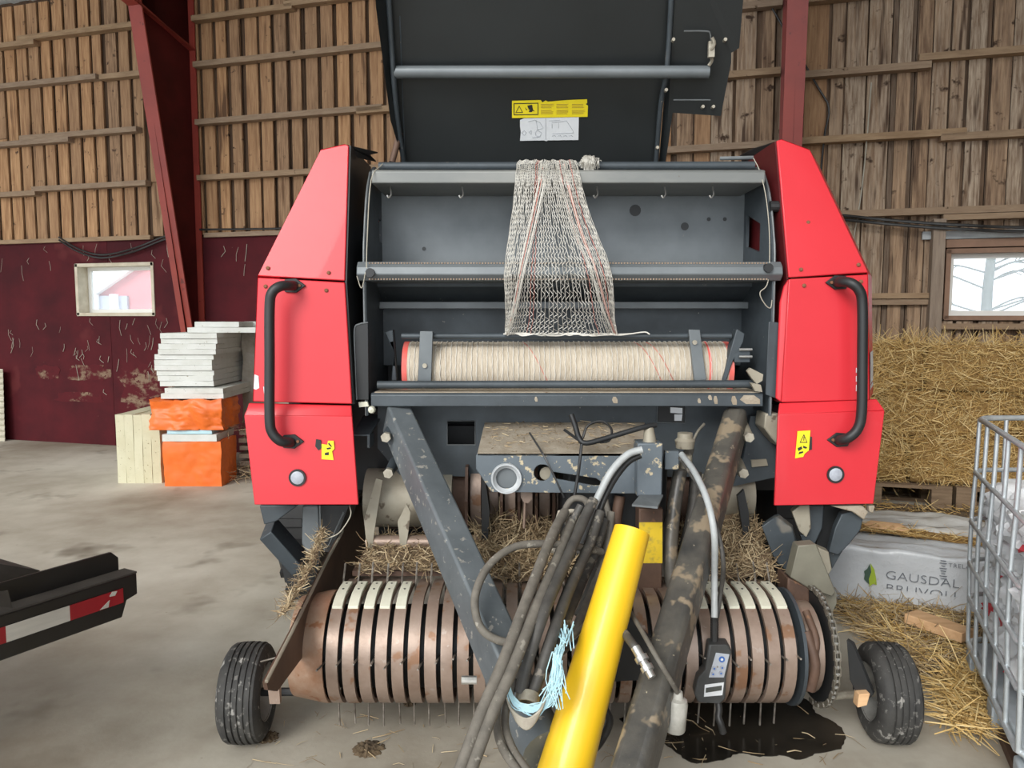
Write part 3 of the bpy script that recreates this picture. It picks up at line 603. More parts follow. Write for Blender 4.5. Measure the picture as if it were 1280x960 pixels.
for y, Y in ((329, 3.083), (349, 3.078)):
    bp('serrated_strip', 'serration', lambda b: [b.obox((x, Y - .003, P(700, y, Y).z), (.003, 0, 0), (0, .003, 0), (0, 0, .0025)) for x in np.arange(XL + .02, XR - .02, .0115)], parent=MBAR)
for x, y in ((463, 341), (960, 335)):
    bp('bolt', 'black_steel', lambda b: b.disc(P(x, y, 3.06) - Yv * .012, Yv, .018, .03, 12), parent=MBAR)
bp('rear_bar', 'frame_grey_clean', lambda b: b.box((XL, 3.40, P(700, 386, 3.40).z), (XR, 3.43, P(700, 377, 3.40).z)), bevel=.003)
bp('inner_ledge', 'frame_grey', lambda b: b.slab([(XL, 3.36, 1.745), (XL, 3.50, 1.70), (XL, 3.50, 1.66), (XL, 3.36, 1.73)], (XR - XL, 0, 0)))
for x, y, r in ((794, 263, .026), (856, 283, .018), (886, 274, .009), (906, 274, .009), (530, 311, .009)): bp('blotch', 'stain_dark', lambda b: b.lathe([(0, .0001), (0, r), (-.0006, r)], P(x, y, 3.4985), Yv, 14))
bp('retaining_bar', 'frame_grey', lambda b: b.tube([P(502, 420, 3.22), P(914, 420, 3.22)], .012, 10), smooth=60)
# strap clamps holding the roll
for pts, bl in (([(525, 414), (541, 414), (539, 477), (522, 477)], (531, 457)), ([(861, 412), (875, 412), (883, 475), (868, 476)], (868, 428))):
    c_ = bp('roll_clamp', 'frame_grey_clean', lambda b: b.slab(pxs(pts, 3.185), Yv * .02), bevel=.002)
    bp('bolt', 'bolt_steel', lambda b: b.disc(P(bl[0], bl[1], 3.185) - Yv * .008, Yv, .010, .008, 10), parent=c_)
bp('roll_stop', 'frame_grey', lambda b: b.slab(pxs([(921, 411, 3.2), (931, 417, 3.2), (929, 428, 3.2), (916, 452, 3.2), (908, 476, 3.2), (903, 476, 3.2), (911, 445, 3.2)]), (0.0, .06, 0)), bevel=.003)
bp('roll_stop', 'frame_grey', lambda b: b.slab(pxs([(481, 415, 3.25), (491, 412, 3.25), (496, 476, 3.25), (489, 476, 3.25), (492, 440, 3.25)]), (0, .05, 0)), bevel=.003)
bp('stop_bracket', 'frame_grey', lambda b: b.box(P(918, 453, 3.2), P(938, 437, 3.2) + Vector((0, .08, 0))), bevel=.002)
bp('stop_pin', 'chrome', lambda b: [b.tube([P(924, y, 3.19), P(940, y, 3.19)], .006, 8) for y in (437, 446)])
bp('lower_tube', 'frame_grey', lambda b: b.tube([P(472, 481, 3.14), P(946, 480, 3.14)], .0165, 12), smooth=60)
TB = bp('tray_beam', 'frame_grey', lambda b: b.slab([(P(464, 500, 3.1).x, Y, z) for Y, z in ((3.09, P(700, 508, 3.09).z), (3.09, P(700, 494, 3.09).z), (3.10, P(700, 491, 3.1).z), (3.30, P(700, 491, 3.1).z), (3.30, P(700, 508, 3.09).z))], (P(953, 500, 3.1).x - P(464, 500, 3.1).x, 0, 0)), bevel=.003)
bp('dust_layer', 'dusty_top', lambda b: b.box((P(468, 490, 3.1).x, 3.10, P(700, 491, 3.1).z), (P(950, 490, 3.1).x, 3.28, P(700, 491, 3.1).z + .003)), parent=TB)
for a, c, d, e in ((925, 950, 494, 505), (892, 897, 495, 505), (885, 890, 494, 500), (872, 876, 498, 504), (914, 921, 495, 506), (765, 772, 496, 504), (668, 672, 496, 502)):
    bp('mud_cake', 'dusty_top', lambda b: b.slab(pxs([(a + (c - a) * .2, d), (a, (d + e) / 2), (a + (c - a) * .3, e), (c, e), (c, (d + e) / 2), (c - (c - a) * .3, d)], 3.088), Yv * .003), parent=TB)
FL = bp('flap_plate', 'black_steel', lambda b: b.slab(pxs([(443, 410), (447, 405), (460, 403), (461, 500), (446, 500)], 3.09), Yv * .006), bevel=.002)
bp('flap_edge', 'frame_edge', lambda b: b.tube(catmull(pxs([(460, 403), (449, 405), (443, 412), (444, 450), (446, 500)], 3.088), 4), .003, 5), parent=FL, smooth=60)
bp('flap_plate', 'frame_grey', lambda b: b.slab(pxs([(961, 402), (973, 403), (980, 411), (975, 492), (970, 498), (957, 493)], 3.085), Yv * .006), bevel=.002)
bp('rag', 'worn_cream', lambda b: [b.slab(pxs(q, 3.08), Yv * .02) for q in ([(934, 464), (938, 460), (954, 468), (953, 476), (946, 480), (940, 473)], [(938, 478), (951, 481), (953, 490), (944, 489)])])
bp('wax_lump', 'strip_white', lambda b: [b.lathe([(0, .001), (.004, .016), (.02, .012), (.025, .001)], P(465, 512, 3.08), -Yv, 10), b.slab(pxs([(448, 503), (459, 502), (461, 508), (449, 509)], 3.09), Yv * .02)])
# loose cord along the box edges
for pts in ([(942, 198, 3.25), (950, 215, 3.18), (958, 250, 3.1), (962, 300, 3.09), (960, 352, 3.08), (950, 366, 3.07), (956, 380, 3.08), (963, 385, 3.09), (965, 375, 3.09)], [(457, 340, 3.06), (452, 360, 3.06), (446, 345, 3.05)], [(478, 205, 3.22), (464, 225, 3.12), (459, 300, 3.08), (458, 335, 3.05)]):
    hose('cord', pts, .002, 'web_white', BL, seg=5)
bp('shaft_stub', 'black_steel', lambda b: b.tube([P(962, 258, 3.16), P(976, 258, 3.16)], .022, 12))

# ---- main frame plate under the net box
FP = bp('frame_plate', 'frame_grey', lambda b: b.slab(pxs([(472, 506), (974, 506), (972, 594), (940, 596), (880, 596), (600, 596), (500, 594), (472, 560)], 3.30), Yv * .012, holes=[pxs([(559, 526), (594, 526), (594, 556), (559, 556)], 3.30)]))
bp('hole_rim', 'frame_edge', lambda b: b.tube(pxs([(559, 526), (594, 526), (594, 556), (559, 556)], 3.298), .003, 5, closed=True), parent=FP)
RP = bp('rating_plate', 'ink_black', lambda b: b.slab(pxs([(823, 508), (856, 508), (855, 528), (822, 527)], 3.292), Yv * .006), parent=FP)
bp('plate_print', 'plate_alu', lambda b: [b.slab(pxs(q, 3.2905), Yv * .001) for q in ([(838, 509), (853, 510), (853, 517), (838, 516)], [(843, 518), (853, 518), (852, 526), (843, 526)])], parent=RP)
bp('plate_rim', 'frame_edge', lambda b: b.tube(pxs([(822, 507), (857, 507), (856, 529), (821, 528)], 3.292), .0025, 5, closed=True), parent=RP)
bp('angle_bracket', 'frame_grey', lambda b: [b.slab(pxs([(440, 545, 3.1), (462, 545, 3.1), (478, 520, 3.35), (455, 520, 3.35)]), (0, 0, .006)), b.slab(pxs([(459, 545, 3.1), (462, 545, 3.1), (462, 560, 3.1), (459, 560, 3.1)]), Yv * .1)])
bp('mud_block', 'worn_cream', lambda b: b.slab(pxs([(957, 517), (975, 517), (976, 560), (965, 548), (955, 535)], 3.1), Yv * .12), bevel=.006)
bp('gusset', 'frame_grey', lambda b: b.slab(pxs([(938, 520), (972, 520), (972, 596), (916, 608), (930, 570)], 3.24), Yv * .02))
bp('small_slot_plate', 'worn_cream', lambda b: b.slab(pxs([(939, 575), (958, 574), (960, 582), (940, 584)], 3.23), Yv * .01))

# ---- drawbar arms
AL, BLo = P(495, 522, 3.16), Vector((.115, 1.98, .36)); AR, BRo = P(921, 522, 3.16), Vector((.325, 1.98, .36))
bp('drawbar_arm', 'arm_grey', lambda b: b.beam(AL, AL.lerp(BLo, .80), .098, .14, Z, .10, .15), bevel=.010, seg=3)
bp('drawbar_arm', 'arm_muddy', lambda b: b.beam(AR, AR.lerp(BRo, 1.12), .092, .13, Z, .10, .14), bevel=.025, seg=3)
bp('drawbar_head', 'frame_grey', lambda b: b.box((.16, 1.50, .16), (.38, 1.90, .29)), bevel=.012)
bp('hitch_tube', 'arm_grey', lambda b: b.tube([(-.02, 2.45, .42), (.06, 2.25, .36), (.10, 2.15, .33)], .075, 16), smooth=60)
bp('stand_leg', 'arm_muddy', lambda b: b.box((.25, 1.7, .03), (.35, 1.8, .17)), bevel=.006)
bp('stand_foot', 'black_steel', lambda b: b.box((.20, 1.65, 0), (.40, 1.85, .03)), bevel=.004)
for x, y, dx in ((482, 547, 1), (485, 592, 1), (937, 547, -1), (930, 592, -1)):
    bp('bolt_boss', 'worn_cream' if dx < 0 else 'frame_grey', lambda b: b.tube([P(x, y, 3.04), P(x + dx * 9, y - 14, 3.16)], .020, 12, radii=[.017, .026]), smooth=50)
    bp('bolt', 'bolt_steel', lambda b: b.disc(P(x, y, 3.02), Yv, .0205, .03, 6))
bp('arm_pin', 'chrome', lambda b: b.tube([P(577, 850, 2.42), P(596, 850, 2.42)], .014, 10))

# ---- central gearbox bracket
zt0 = P(640, 566, 2.9).z
def circ(x, y, r, Y, n=18): return [P(x + r * math.cos(2 * math.pi * k / n), y + r * math.sin(2 * math.pi * k / n), Y) for k in range(n)]
GB = bp('hitch_bracket', 'frame_chipped', lambda b: b.slab(pxs([(597, 566), (802, 566), (802, 617), (614, 615), (595, 586), (595, 570)], 2.9), Yv * .012,
     holes=[circ(633, 598, 13, 2.9), circ(678, 591, 10.5, 2.9), pxs([(692, 590), (745, 598), (751, 602), (750, 607), (742, 607), (692, 598)], 2.9)]), bevel=.003)
bp('bracket_top', 'dusty_top', lambda b: b.slab([P(597, 566, 2.9), P(802, 566, 2.9), P(806, 528, 3.29), P(606, 528, 3.29)], (0, 0, -.012)), parent=GB)
def chaff():
    n = 240; q = [P(610 + 185 * a, 0, 2.93 + .34 * c) for a, c in rng.uniform(size=(n, 2))]; P0 = np.array([(v.x, v.y, P(640, 566, 2.9).z + .008 + (v.y - 2.9) / .39 * (P(640, 528, 3.29).z - P(640, 566, 2.9).z)) for v in q]); D = rng.normal(size=(n, 3)); D[:, 2] *= .08
    strands('chaff', HAY, P0, D, rng.uniform(.01, .05, n), .0013, GB)
chaff()
bp('bracket_side', 'frame_grey', lambda b: b.slab([P(596, 568, 2.912), P(606, 529, 3.29), P(606, 529, 3.29) - Z * .16, P(596, 590, 2.912)], (.012, 0, 0)), parent=GB)
bp('eye_ring', 'ring_white', lambda b: b.lathe([(0, .040), (-.006, .048), (-.012, .052), (-.012, .058), (.0, .060), (.0, .040)], P(633, 598, 2.898), Yv, 32), parent=GB, smooth=40)
bp('eye_plug', 'frame_grey_clean', lambda b: b.disc(P(633, 598, 2.915), Yv, .043, .02, 28), parent=GB)
bp('eye_plug', 'worn_cream', lambda b: b.disc(P(683, 592, 2.935), Yv, .026, .02, 18), parent=GB)
bp('hanging_pin', 'rust_band', lambda b: b.tube([P(657, 616, 2.98), P(655, 617, 3.0)] if 0 else [P(657, 605, 2.99), P(655, 660, 2.99)], .006, 6))
bp('hanging_lug', 'rust_band', lambda b: [b.slab(pxs([(651, 600), (665, 600), (665, 624), (660, 629), (655, 628), (651, 622)], 2.96), Yv * .02)])
PO = bp('bracket_post', 'frame_chipped', lambda b: b.box(P(796, 621, 2.84), P(829, 554, 2.84) + Vector((0, .1, 0))), bevel=.006)
bp('post_cap', 'worn_cream', lambda b: b.tube([P(812, 553, 2.88), P(811, 534, 2.88)], .02, 12, radii=[.026, .018]), parent=PO, smooth=50)
bp('post_lip', 'frame_edge', lambda b: b.slab([P(790, 633, 2.72), P(822, 636, 2.72), P(829, 621, 2.84), P(800, 621, 2.84)], (0, 0, .008)), parent=PO)
bp('post_ear', 'frame_chipped', lambda b: b.box(P(831, 587, 2.9), P(849, 564, 2.9) + Vector((0, .03, 0))), parent=PO, bevel=.003)
PT = bp('stand_tube', 'rust_dark', lambda b: b.box(P(797, 768, 2.86), P(829, 636, 2.86) + Vector((0, .09, 0))), bevel=.005)
bp('yellow_decal', 'sticker_worn_yellow', lambda b: b.slab(pxs([(799, 653), (828, 653), (828, 704), (799, 704)], 2.858), Yv * .002), parent=PT)
bp('rear_gearbox', 'black_steel', lambda b: [b.box((.2, 3.0, .62), (.62, 3.28, 1.05))], bevel=.03)
for pts, r, m in (([(850, 590, 3.0), (842, 640, 2.95), (838, 700, 2.9), (845, 760, 2.85)], .028, 'arm_muddy'), ([(862, 560, 3.05), (850, 600, 3.0), (835, 660, 2.95), (825, 720, 2.9)], .02, 'hose_dusty'),
                  ([(820, 640, 3.05), (808, 680, 3.0), (800, 740, 2.95)], .03, 'rust_dark'), ([(775, 620, 2.97), (770, 660, 2.95), (778, 700, 2.93)], .022, 'rust_dark'),
                  ([(757, 625, 2.95), (763, 660, 2.9), (757, 700, 2.88)], .012, 'hose_dusty'), ([(870, 590, 3.1), (866, 640, 3.05), (855, 690, 3.0)], .025, 'hose_rubber')):
    hose('gearbox_pipe', pts, r, m, BL)
bp('lever_rod', 'black_steel', lambda b: b.tube(catmull(pxs([(714, 518, 2.86), (719, 532, 2.85), (724, 548, 2.84), (733, 554, 2.83), (760, 547, 2.84), (800, 535, 2.86), (820, 531, 2.88)]), 3), .0105, 8), smooth=60)
bp('lever_rod', 'black_steel', lambda b: b.tube(pxs([(705, 537, 2.84), (726, 552, 2.84)]), .006, 6))
hose('thin_wire', [(662, 541, 2.96), (680, 570, 2.86), (695, 600, 2.84), (705, 622, 2.84)], .004, 'cable_black', BL, seg=5)
hose('thin_wire', [(727, 555, 2.83), (723, 590, 2.82), (717, 625, 2.82)], .006, 'cable_black', BL, seg=6)
hose('thin_wire', [(728, 548, 2.84), (735, 532, 2.86), (752, 527, 2.87), (764, 536, 2.86), (762, 550, 2.85), (750, 553, 2.84)], .005, 'cable_black', BL, seg=6)
hose('bent_wire', [(880, 530, 3.2), (872, 540, 3.15), (866, 552, 3.1)], .006, 'bolt_steel', BL, seg=6)
bp('valve_boss', 'worn_cream', lambda b: [b.lathe([(0, .001), (0, .035), (.03, .04), (.04, .03), (.06, .03), (.06, .001)], P(856, 560, 2.99), Z, 16), b.lathe([(0, .001), (0, .022), (.05, .022), (.05, .001)], P(858, 585, 2.99), Z, 12)], smooth=40)

# ---- raised lid
LB, LT = 3.5, 3.12                                  # foot and (at the picture's top edge) head of the leaning lid
def lidY(y): return LB + (LT - LB) * (203 - y) / 203.0
LQ = [P(502, 203, LB), P(822, 203, LB), P(482, -90, lidY(-90))]; LN = (LQ[1] - LQ[0]).cross(LQ[2] - LQ[0]).normalized()
if LN.y > 0: LN = -LN
def LP_(x, y, o=0):            # point of the lid's plane, o metres in front of it
    d = ray(x, y); q = LQ[0] + LN * o - Vector((0, 0, CAMH)); return Vector((0, 0, CAMH)) + d * (q.dot(LN) / d.dot(LN))
LID = bp('lid', 'lid_black', lambda b: b.slab([LP_(502, 203), LP_(822, 203), LP_(846, -90), LP_(482, -90)], (0, .012, .006)))
bp('lid_flange', 'lid_black', lambda b: b.slab([LP_(824, 203), LP_(832, 203, .03), LP_(841, 141, .03), (LP_(901, 145, .06)), LP_(914, 78, .06), LP_(914, 66, .06), LP_(924, 60, .06), LP_(934, -60, .06), LP_(848, -90, .03)], (0, .010, .005)), parent=LID)
bp('lid_rib', 'frame_grey', lambda b: b.tube(catmull([LP_(820, 203, .02), LP_(826, 130, .03), LP_(833, 90, .05), LP_(837, 40, .03), LP_(842, -60, .03)], 5), .011, 8), parent=LID, smooth=60)
bp('lid_rib', 'frame_grey', lambda b: b.tube(catmull([LP_(505, 203, .02), LP_(497, 150, .03), LP_(492, 95, .05), LP_(489, 50, .03), LP_(482, -60, .03)], 5), .011, 8), parent=LID, smooth=60)
bp('lid_flange', 'lid_black', lambda b: b.slab([LP_(503, 203, .01), LP_(497, 180, .04), LP_(488, 150, .06), LP_(470, 10, .09), LP_(463, -90, .09), LP_(482, -90, .0)], (0, .010, .004)), parent=LID)
bp('lid_tube', 'frame_grey_clean', lambda b: b.tube([LP_(493, 90, .035), LP_(886, 90, .075)], .025, 14), parent=LID, smooth=60)
bp('lid_seam', 'frame_grey', lambda b: b.tube([LP_(506, 203, .002), LP_(500, 20, .002)], .003, 5), parent=LID)
bp('pressed_edge', 'frame_edge', lambda b: b.tube(catmull([LP_(855, 39, .066), LP_(880, 39, .066), LP_(888, 43, .066), (LP_(888, 70, .066))], 3), .003, 5), parent=LID)
bp('pressed_edge', 'frame_edge', lambda b: b.tube([LP_(842, 125, .06), LP_(888, 125, .066)], .003, 5), parent=LID)
bp('latch', 'bolt_steel', lambda b: [b.tube(catmull([LP_(890, 47, .08), LP_(893, 55, .085), (LP_(888, 64, .085)), LP_(890, 75, .08), LP_(886, 82, .08)], 3), .007, 6), b.obox(LP_(889, 62, .08), (.012, 0, 0), (0, .008, 0), (0, 0, .03))], parent=LID)
for x, y in ((842, 49), (907, 49), (879, 133), (892, 133), (833, 112), (822, 184)): bp('rivet', 'bolt_steel', lambda b: b.disc(LP_(x, y, .07), Yv, .007, .02, 8), parent=LID)
d1 = bp('warning_decal', 'sticker_yellow', lambda b: b.slab([LP_(x, y, .004) for x, y in ((640, 126), (676, 125), (678, 128), (682, 125.5), (685, 127), (710, 125), (734, 124), (734, 129), (732, 130), (735, 132), (734.5, 146), (640, 147.5))], (0, .002, 0)), parent=LID)
def d1p(b):
    o = [LP_(x, y, .0055) for x, y in ((642, 129), (673, 128.5), (673, 143.5), (642, 144))]; i = [LP_(x, y, .0055) for x, y in ((643, 130), (672, 129.5), (672, 142.5), (643, 143))]
    b.slab(o, (0, .001, 0), holes=[i])
    o = [LP_(x, y, .0055) for x, y in ((649, 132), (653.8, 140.8), (644.2, 141))]; c = (o[0] + o[1] + o[2]) / 3; b.slab(o, (0, .001, 0), holes=[[c + (p - c) * .75 for p in o]])
    for q in (((659, 132), (665, 131), (666, 136), (661, 137)), ((662, 137), (666, 136), (665, 140), (661, 140)), ((656, 134), (659, 137), (658, 138)), ((665, 136), (668.5, 139), (665, 138.5))): b.slab([LP_(x, y, .0055) for x, y in q], (0, .001, 0))
bp('decal_print', 'ink_black', d1p, parent=d1)
rr = random.Random(2)
def d1t(b):
    for cx in (676, 695.5, 715):
        for y in (130, 132, 134, 137.5, 139.5, 141.5): b.slab([LP_(x, yy, .0055) for x, yy in ((cx, y), (cx + rr.uniform(12, 17), y - .1), (cx + 14, y + .9), (cx, y + 1))], (0, .001, 0))
bp('decal_text', 'ink_brown', d1t, parent=d1)
d2 = bp('diagram_decal', 'sticker_white', lambda b: b.slab([LP_(x, y, .004) for x, y in ((650, 150), (655, 148), (723.5, 146.5), (723, 175), (685, 175.5), (683, 176.5), (680, 175.5), (650, 176), (651, 165), (650, 158))], (0, .002, 0)), parent=LID)
def d2p(b):
    def ln(pts): b.tube([LP_(x, y, .005) for x, y in pts], .0008, 4)
    ln([(660, 152), (668, 150), (675, 153), (679, 160), (672, 162), (670, 150)]); ln([(672, 162), (669, 165), (670, 170), (675, 170), (677, 166), (672, 163)])
    ln([(652, 166), (655, 163), (658, 166), (655, 169), (652, 166)]); ln([(661, 165), (664, 163), (664, 168), (661, 165)]); ln([(682, 148), (682, 174)]); ln([(690, 153), (708, 151), (716, 163), (717, 166), (690, 167)]); ln([(686, 151), (700, 150)]); ln([(690, 155), (690, 160)]); ln([(698, 154), (698, 160)]); ln([(665, 172), (675, 171)])
    for x in (690, 697, 704, 711): ln([(x, 170), (x + 3, 169), (x + 5, 171)])
bp('decal_print', 'ink_grey', d2p, parent=d2)
bp('lid_strut', 'rust_dark', lambda b: b.tube([P(500, 166, 3.42), P(490, 203, 3.4)], .014, 8), smooth=60)
bp('lid_hinge_pin', 'frame_edge', lambda b: b.tube([P(900, 198, 3.35), P(942, 197, 3.3)], .008, 8))

# ---- feeder throat
RZ = .80
bp('feed_rotor', 'rust_dark', lambda b: b.tube([(-.55, 3.48, RZ), (1.0, 3.48, RZ)], .17, 24), smooth=60)
for k, X in enumerate(np.arange(-.20, .52, .0745)):
    bp('stripper_plate', 'rust_dark', lambda b: b.slab([(X, y, z) for y, z in ((3.24, .96), (3.20, .82), (3.24, .64), (3.34, .60), (3.34, .96))], (.012, 0, 0)))
    bp('rotor_scraper', 'rust_band', lambda b: b.lathe([(0, .17), (.045, .17), (.045, .20), (0, .20)], (X + .02, 3.46, .80), Xv, 14, R(40), R(215), closed_prof=True, ref=(0, 0, 1)), smooth=40)
bp('deep_divider', 'black_steel', lambda b: b.slab([P(602, 596, 3.12), P(602, 684, 3.12), P(609, 684, 3.12), P(612, 640, 3.12), P(606, 596, 3.12)], (0, .12, 0)))
bp('hood_roller', 'worn_cream', lambda b: b.lathe([(0, .001), (.0, .13), (.38, .13), (.38, .001)], (-.64, 3.36, .80), Xv, 28), smooth=50)
bp('hood_roller', 'worn_cream', lambda b: b.lathe([(0, .001), (.0, .115), (.27, .115), (.27, .001)], (.78, 3.36, .82), Xv, 28), smooth=50)
for pts in ([(455, 650), (470, 598), (478, 600), (470, 650), (463, 700), (460, 700)], [(497, 652), (508, 630), (513, 640), (511, 660), (505, 700), (502, 700)]):
    bp('feed_prong', 'worn_cream', lambda b: b.slab(pxs(pts, 3.17), Yv * .01))
bp('feed_prong', 'black_steel', lambda b: b.slab(pxs([(930, 612), (936, 640), (938, 680), (932, 697), (928, 660), (922, 620)], 3.15), Yv * .02))
bp('throat_side', 'frame_grey', lambda b: b.slab(pxs([(966, 648), (972, 646), (990, 660), (998, 690), (985, 716), (968, 700), (952, 658)], 3.02), (.02, .05, 0)), bevel=.004)
bp('feed_table', 'rust_dark', lambda b: b.slab([(-.64, 3.0, .585), (1.02, 3.0, .585), (1.02, 3.4, .60), (-.64, 3.4, .60)], (0, 0, -.02)))
bp('table_bar', 'rust_band', lambda b: b.tube([(-.62, 3.2, .645), (1.0, 3.2, .645)], .028, 12), smooth=60)
bp('throat_back', 'black_steel', lambda b: b.box((-.62, 3.5, .45), (1.06, 3.54, 1.1)))

# ---- pickup
PY, PZ, PR = 2.80, .367, .202
pitch = .0577; X0 = -.655; NB = 29; bw = .041
# stripper band profile in (y, z): flat tail at the back, round the front, under the drum
def band_path(rr):
    pts = [(PY + .22, PZ + rr - .022), (PY + .11, PZ + rr - .004)] + [(PY - rr * math.sin(R(a)), PZ + rr * math.cos(R(a))) for a in range(0, 206, 10)]
    return [Vector((0, y, z)) for y, z in pts]
def band(x):
    b = MB(); o, i, l = band_path(PR), band_path(PR - .004), band_path(PR - .016); n = len(o)
    sec = lambda k: [l[k], o[k], o[k] + Xv * bw, l[k] + Xv * bw, l[k] + Xv * (bw - .003), i[k] + Xv * (bw - .003), i[k] + Xv * .003, l[k] + Xv * .003]
    for k in range(n): b.v += [tuple(p + Xv * x) for p in sec(k)]
    for k in range(n - 1):
        for q in range(8): w = (q + 1) % 8; b.face((k * 8 + q, k * 8 + 8 + q, k * 8 + 8 + w, k * 8 + w))
    b.face(range(8)); b.face([(n - 1) * 8 + q for q in reversed(range(8))]); return b.build('pickup_band', 'rust_band', BL, smooth=35)
# lathe sweeps from +z towards -y (the front): cross(X, Z) = -Y
BAND = band(X0)
tine_b = []
def tine_mesh(b, x):
    for a, l in ((R(205), .11),):
        pass
for k in range(NB):
    x = X0 + k * pitch
    if k: copy_obj(BAND, BL, wloc(BAND) + Xv * k * pitch)
strip0 = None
for k in list(range(5)) + list(range(22, 29)):
    x = X0 + k * pitch
    if strip0 is None:
        zt = PZ + PR + .006
        b = MB(); so = [(.10, .004), (.04, .007), (-.02, .004), (-.06, -.006), (-.095, -.022)]; b.slab([(x + .002, PY + a, zt + c) for a, c in so] + [(x + .002, PY + a, zt + c - .012) for a, c in reversed(so)], Xv * (bw - .004)); strip0 = b.build('wear_strip', 'strip_white', BL, bevel=.002); sx0 = x
        scr0 = bp('screw', 'ink_black', lambda b: b.disc((x + bw / 2, PY + .07, zt + .0053), Z, .0042, .002, 8), parent=strip0)
        scr1 = bp('screw', 'ink_black', lambda b: b.disc((x + bw / 2, PY + .01, zt + .0055), Z, .0042, .002, 8), parent=strip0)
    else:
        c = copy_obj(strip0, BL, wloc(strip0) + Xv * (x - sx0)); copy_obj(scr0, c, wloc(scr0) + Xv * (x - sx0)); copy_obj(scr1, c, wloc(scr1) + Xv * (x - sx0))
rr = random.Random(9)
def tine(x, a, r0, r1, bend=0):
    n = Vector((0, -math.sin(a), math.cos(a))); t = Vector((0, -math.cos(a), -math.sin(a))); C = Vector((x, PY, PZ))
    return MB().tube([C + n * r0, C + n * (r0 + r1) / 2 + Xv * bend * .3, C + n * r1 + Xv * bend], .0038, 5).build('tine', 'tine_steel', BL)
for k in range(-1, NB):
    x = X0 + k * pitch + bw + (pitch - bw) / 2; j = rr.uniform(-.004, .004)
    tine(x, R(186 + rr.uniform(-2, 2)), .12, .335, j); tine(x, R(-34 + rr.uniform(-3, 3)), .12, .315, j * .5); tine(x, R(82 + rr.uniform(-6, 6)), .13, .245, rr.uniform(-.012, .004))
bp('tine_drum', 'black_steel', lambda b: b.tube([(X0 - .05, PY, PZ), (1.05, PY, PZ)], .15, 24), smooth=60)
# left end cone and shield
bp('end_cone', 'rust_orange', lambda b: b.lathe([(-.13, .001), (-.13, .18), (-.02, PR), (0, PR), (0, PR - .01)], (X0 - .012, PY, PZ), Xv, 40), smooth=45)
XS = -.74
def ps(x, y, X=XS): return PX(x, y, X)
bp('pickup_shield', 'rust_shield', lambda b: b.slab([ps(434, 632), ps(428, 665), ps(408, 702), ps(365, 790), ps(333, 852), ps(335, 862), ps(347, 864), ps(372, 830), ps(402, 790), ps(441, 740), ps(455, 690), ps(455, 632)], (-.012, 0, 0)))
bp('shield_edge', 'worn_cream', lambda b: b.tube([ps(430, 640), ps(428, 665), ps(408, 702), ps(365, 790), ps(333, 852)], .006, 6), smooth=60)
bp('shield_bracket', 'rust_band', lambda b: b.slab(pxs([(335, 862), (349, 861), (350, 880), (337, 880)], 2.44), Yv * .02))
# frame pieces under the left hood
bp('hood_leg', 'frame_grey', lambda b: [b.beam(P(335, 660, 3.2), P(375, 705, 3.25), .06, .14, -Yv), b.slab(pxs([(324, 632), (372, 632), (345, 652), (330, 656)], 3.12), Yv * .1)], bevel=.004)
bp('inner_post', 'frame_grey_clean', lambda b: b.slab(pxs([(378, 632), (398, 632), (401, 690), (398, 694), (382, 690), (377, 680)], 3.18), Yv * .04), bevel=.006)
bp('post_edge', 'frame_edge', lambda b: b.tube(pxs([(400, 632), (401, 672), (406, 688), (412, 680), (430, 640)], 3.16), .004, 5), smooth=60)
bp('inner_wall', 'black_steel', lambda b: b.slab(pxs([(400, 632), (436, 632), (414, 690), (404, 690)], 3.2), Yv * .3))
bp('hood_foot', 'black_steel', lambda b: b.slab(pxs([(350, 690), (402, 690), (395, 720), (372, 734), (356, 728)], 3.3), Yv * .2))
hose('tie_string', [(437, 632, 3.05), (438, 645, 3.0), (425, 665, 2.98), (412, 672, 3.0), (402, 676, 3.05)], .0022, 'web_white', BL, seg=5)
# right drive side: guards, hub, sprocket chain
bp('drive_guard', 'guard_olive', lambda b: b.slab(pxs([(998, 682), (1020, 680), (1045, 740), (1040, 746), (1010, 735), (988, 722)], 2.85), (.0, .06, .0)), bevel=.004)
bp('drive_guard', 'rust_dark', lambda b: b.slab(pxs([(985, 722), (1012, 736), (1014, 760), (1006, 772), (990, 762), (984, 740)], 2.84), Yv * .12), bevel=.006)
bp('guard_tail', 'guard_olive', lambda b: b.slab(pxs([(1022, 742), (1046, 740), (1046, 755), (1040, 768), (1032, 760)], 2.9), Yv * .04), bevel=.003)
for pts, Y, m in (([(1000, 632), (1012, 632), (1014, 660), (1008, 672), (999, 664), (990, 640)], 3.05, 'worn_cream'), ([(1012, 632), (1030, 632), (1028, 660), (1018, 682), (1004, 680), (1000, 668), (1010, 670)], 3.1, 'frame_grey'), ([(1030, 632), (1062, 632), (1044, 655), (1034, 690), (1018, 688)], 3.14, 'black_steel'), ([(1052, 643), (1082, 634), (1076, 662), (1062, 680), (1048, 694), (1036, 690), (1044, 660)], 3.04, 'frame_grey'), ([(1022, 684), (1036, 690), (1040, 712), (1034, 722)], 3.0, 'worn_cream'), ([(1036, 690), (1054, 688), (1040, 712)], 3.08, 'frame_grey')):
    bp('drive_bracket', m, lambda b: b.slab(pxs(pts, Y), (.01, .05, 0)), bevel=.004)
bp('mud_clod', 'dusty_top', lambda b: [b.slab(pxs(q, 3.0), Yv * .03) for q in ([(1040, 633), (1078, 632), (1086, 640), (1080, 650), (1066, 640)], [(1086, 632), (1094, 632), (1092, 642), (1087, 640)])], bevel=.004)
XC = 1.045
bp('bearing_plate', 'frame_grey', lambda b: b.lathe([(0, .001), (0, PR + .01), (.012, PR + .01), (.012, .001)], (XC - .02, PY, PZ), Xv, 36), smooth=40)
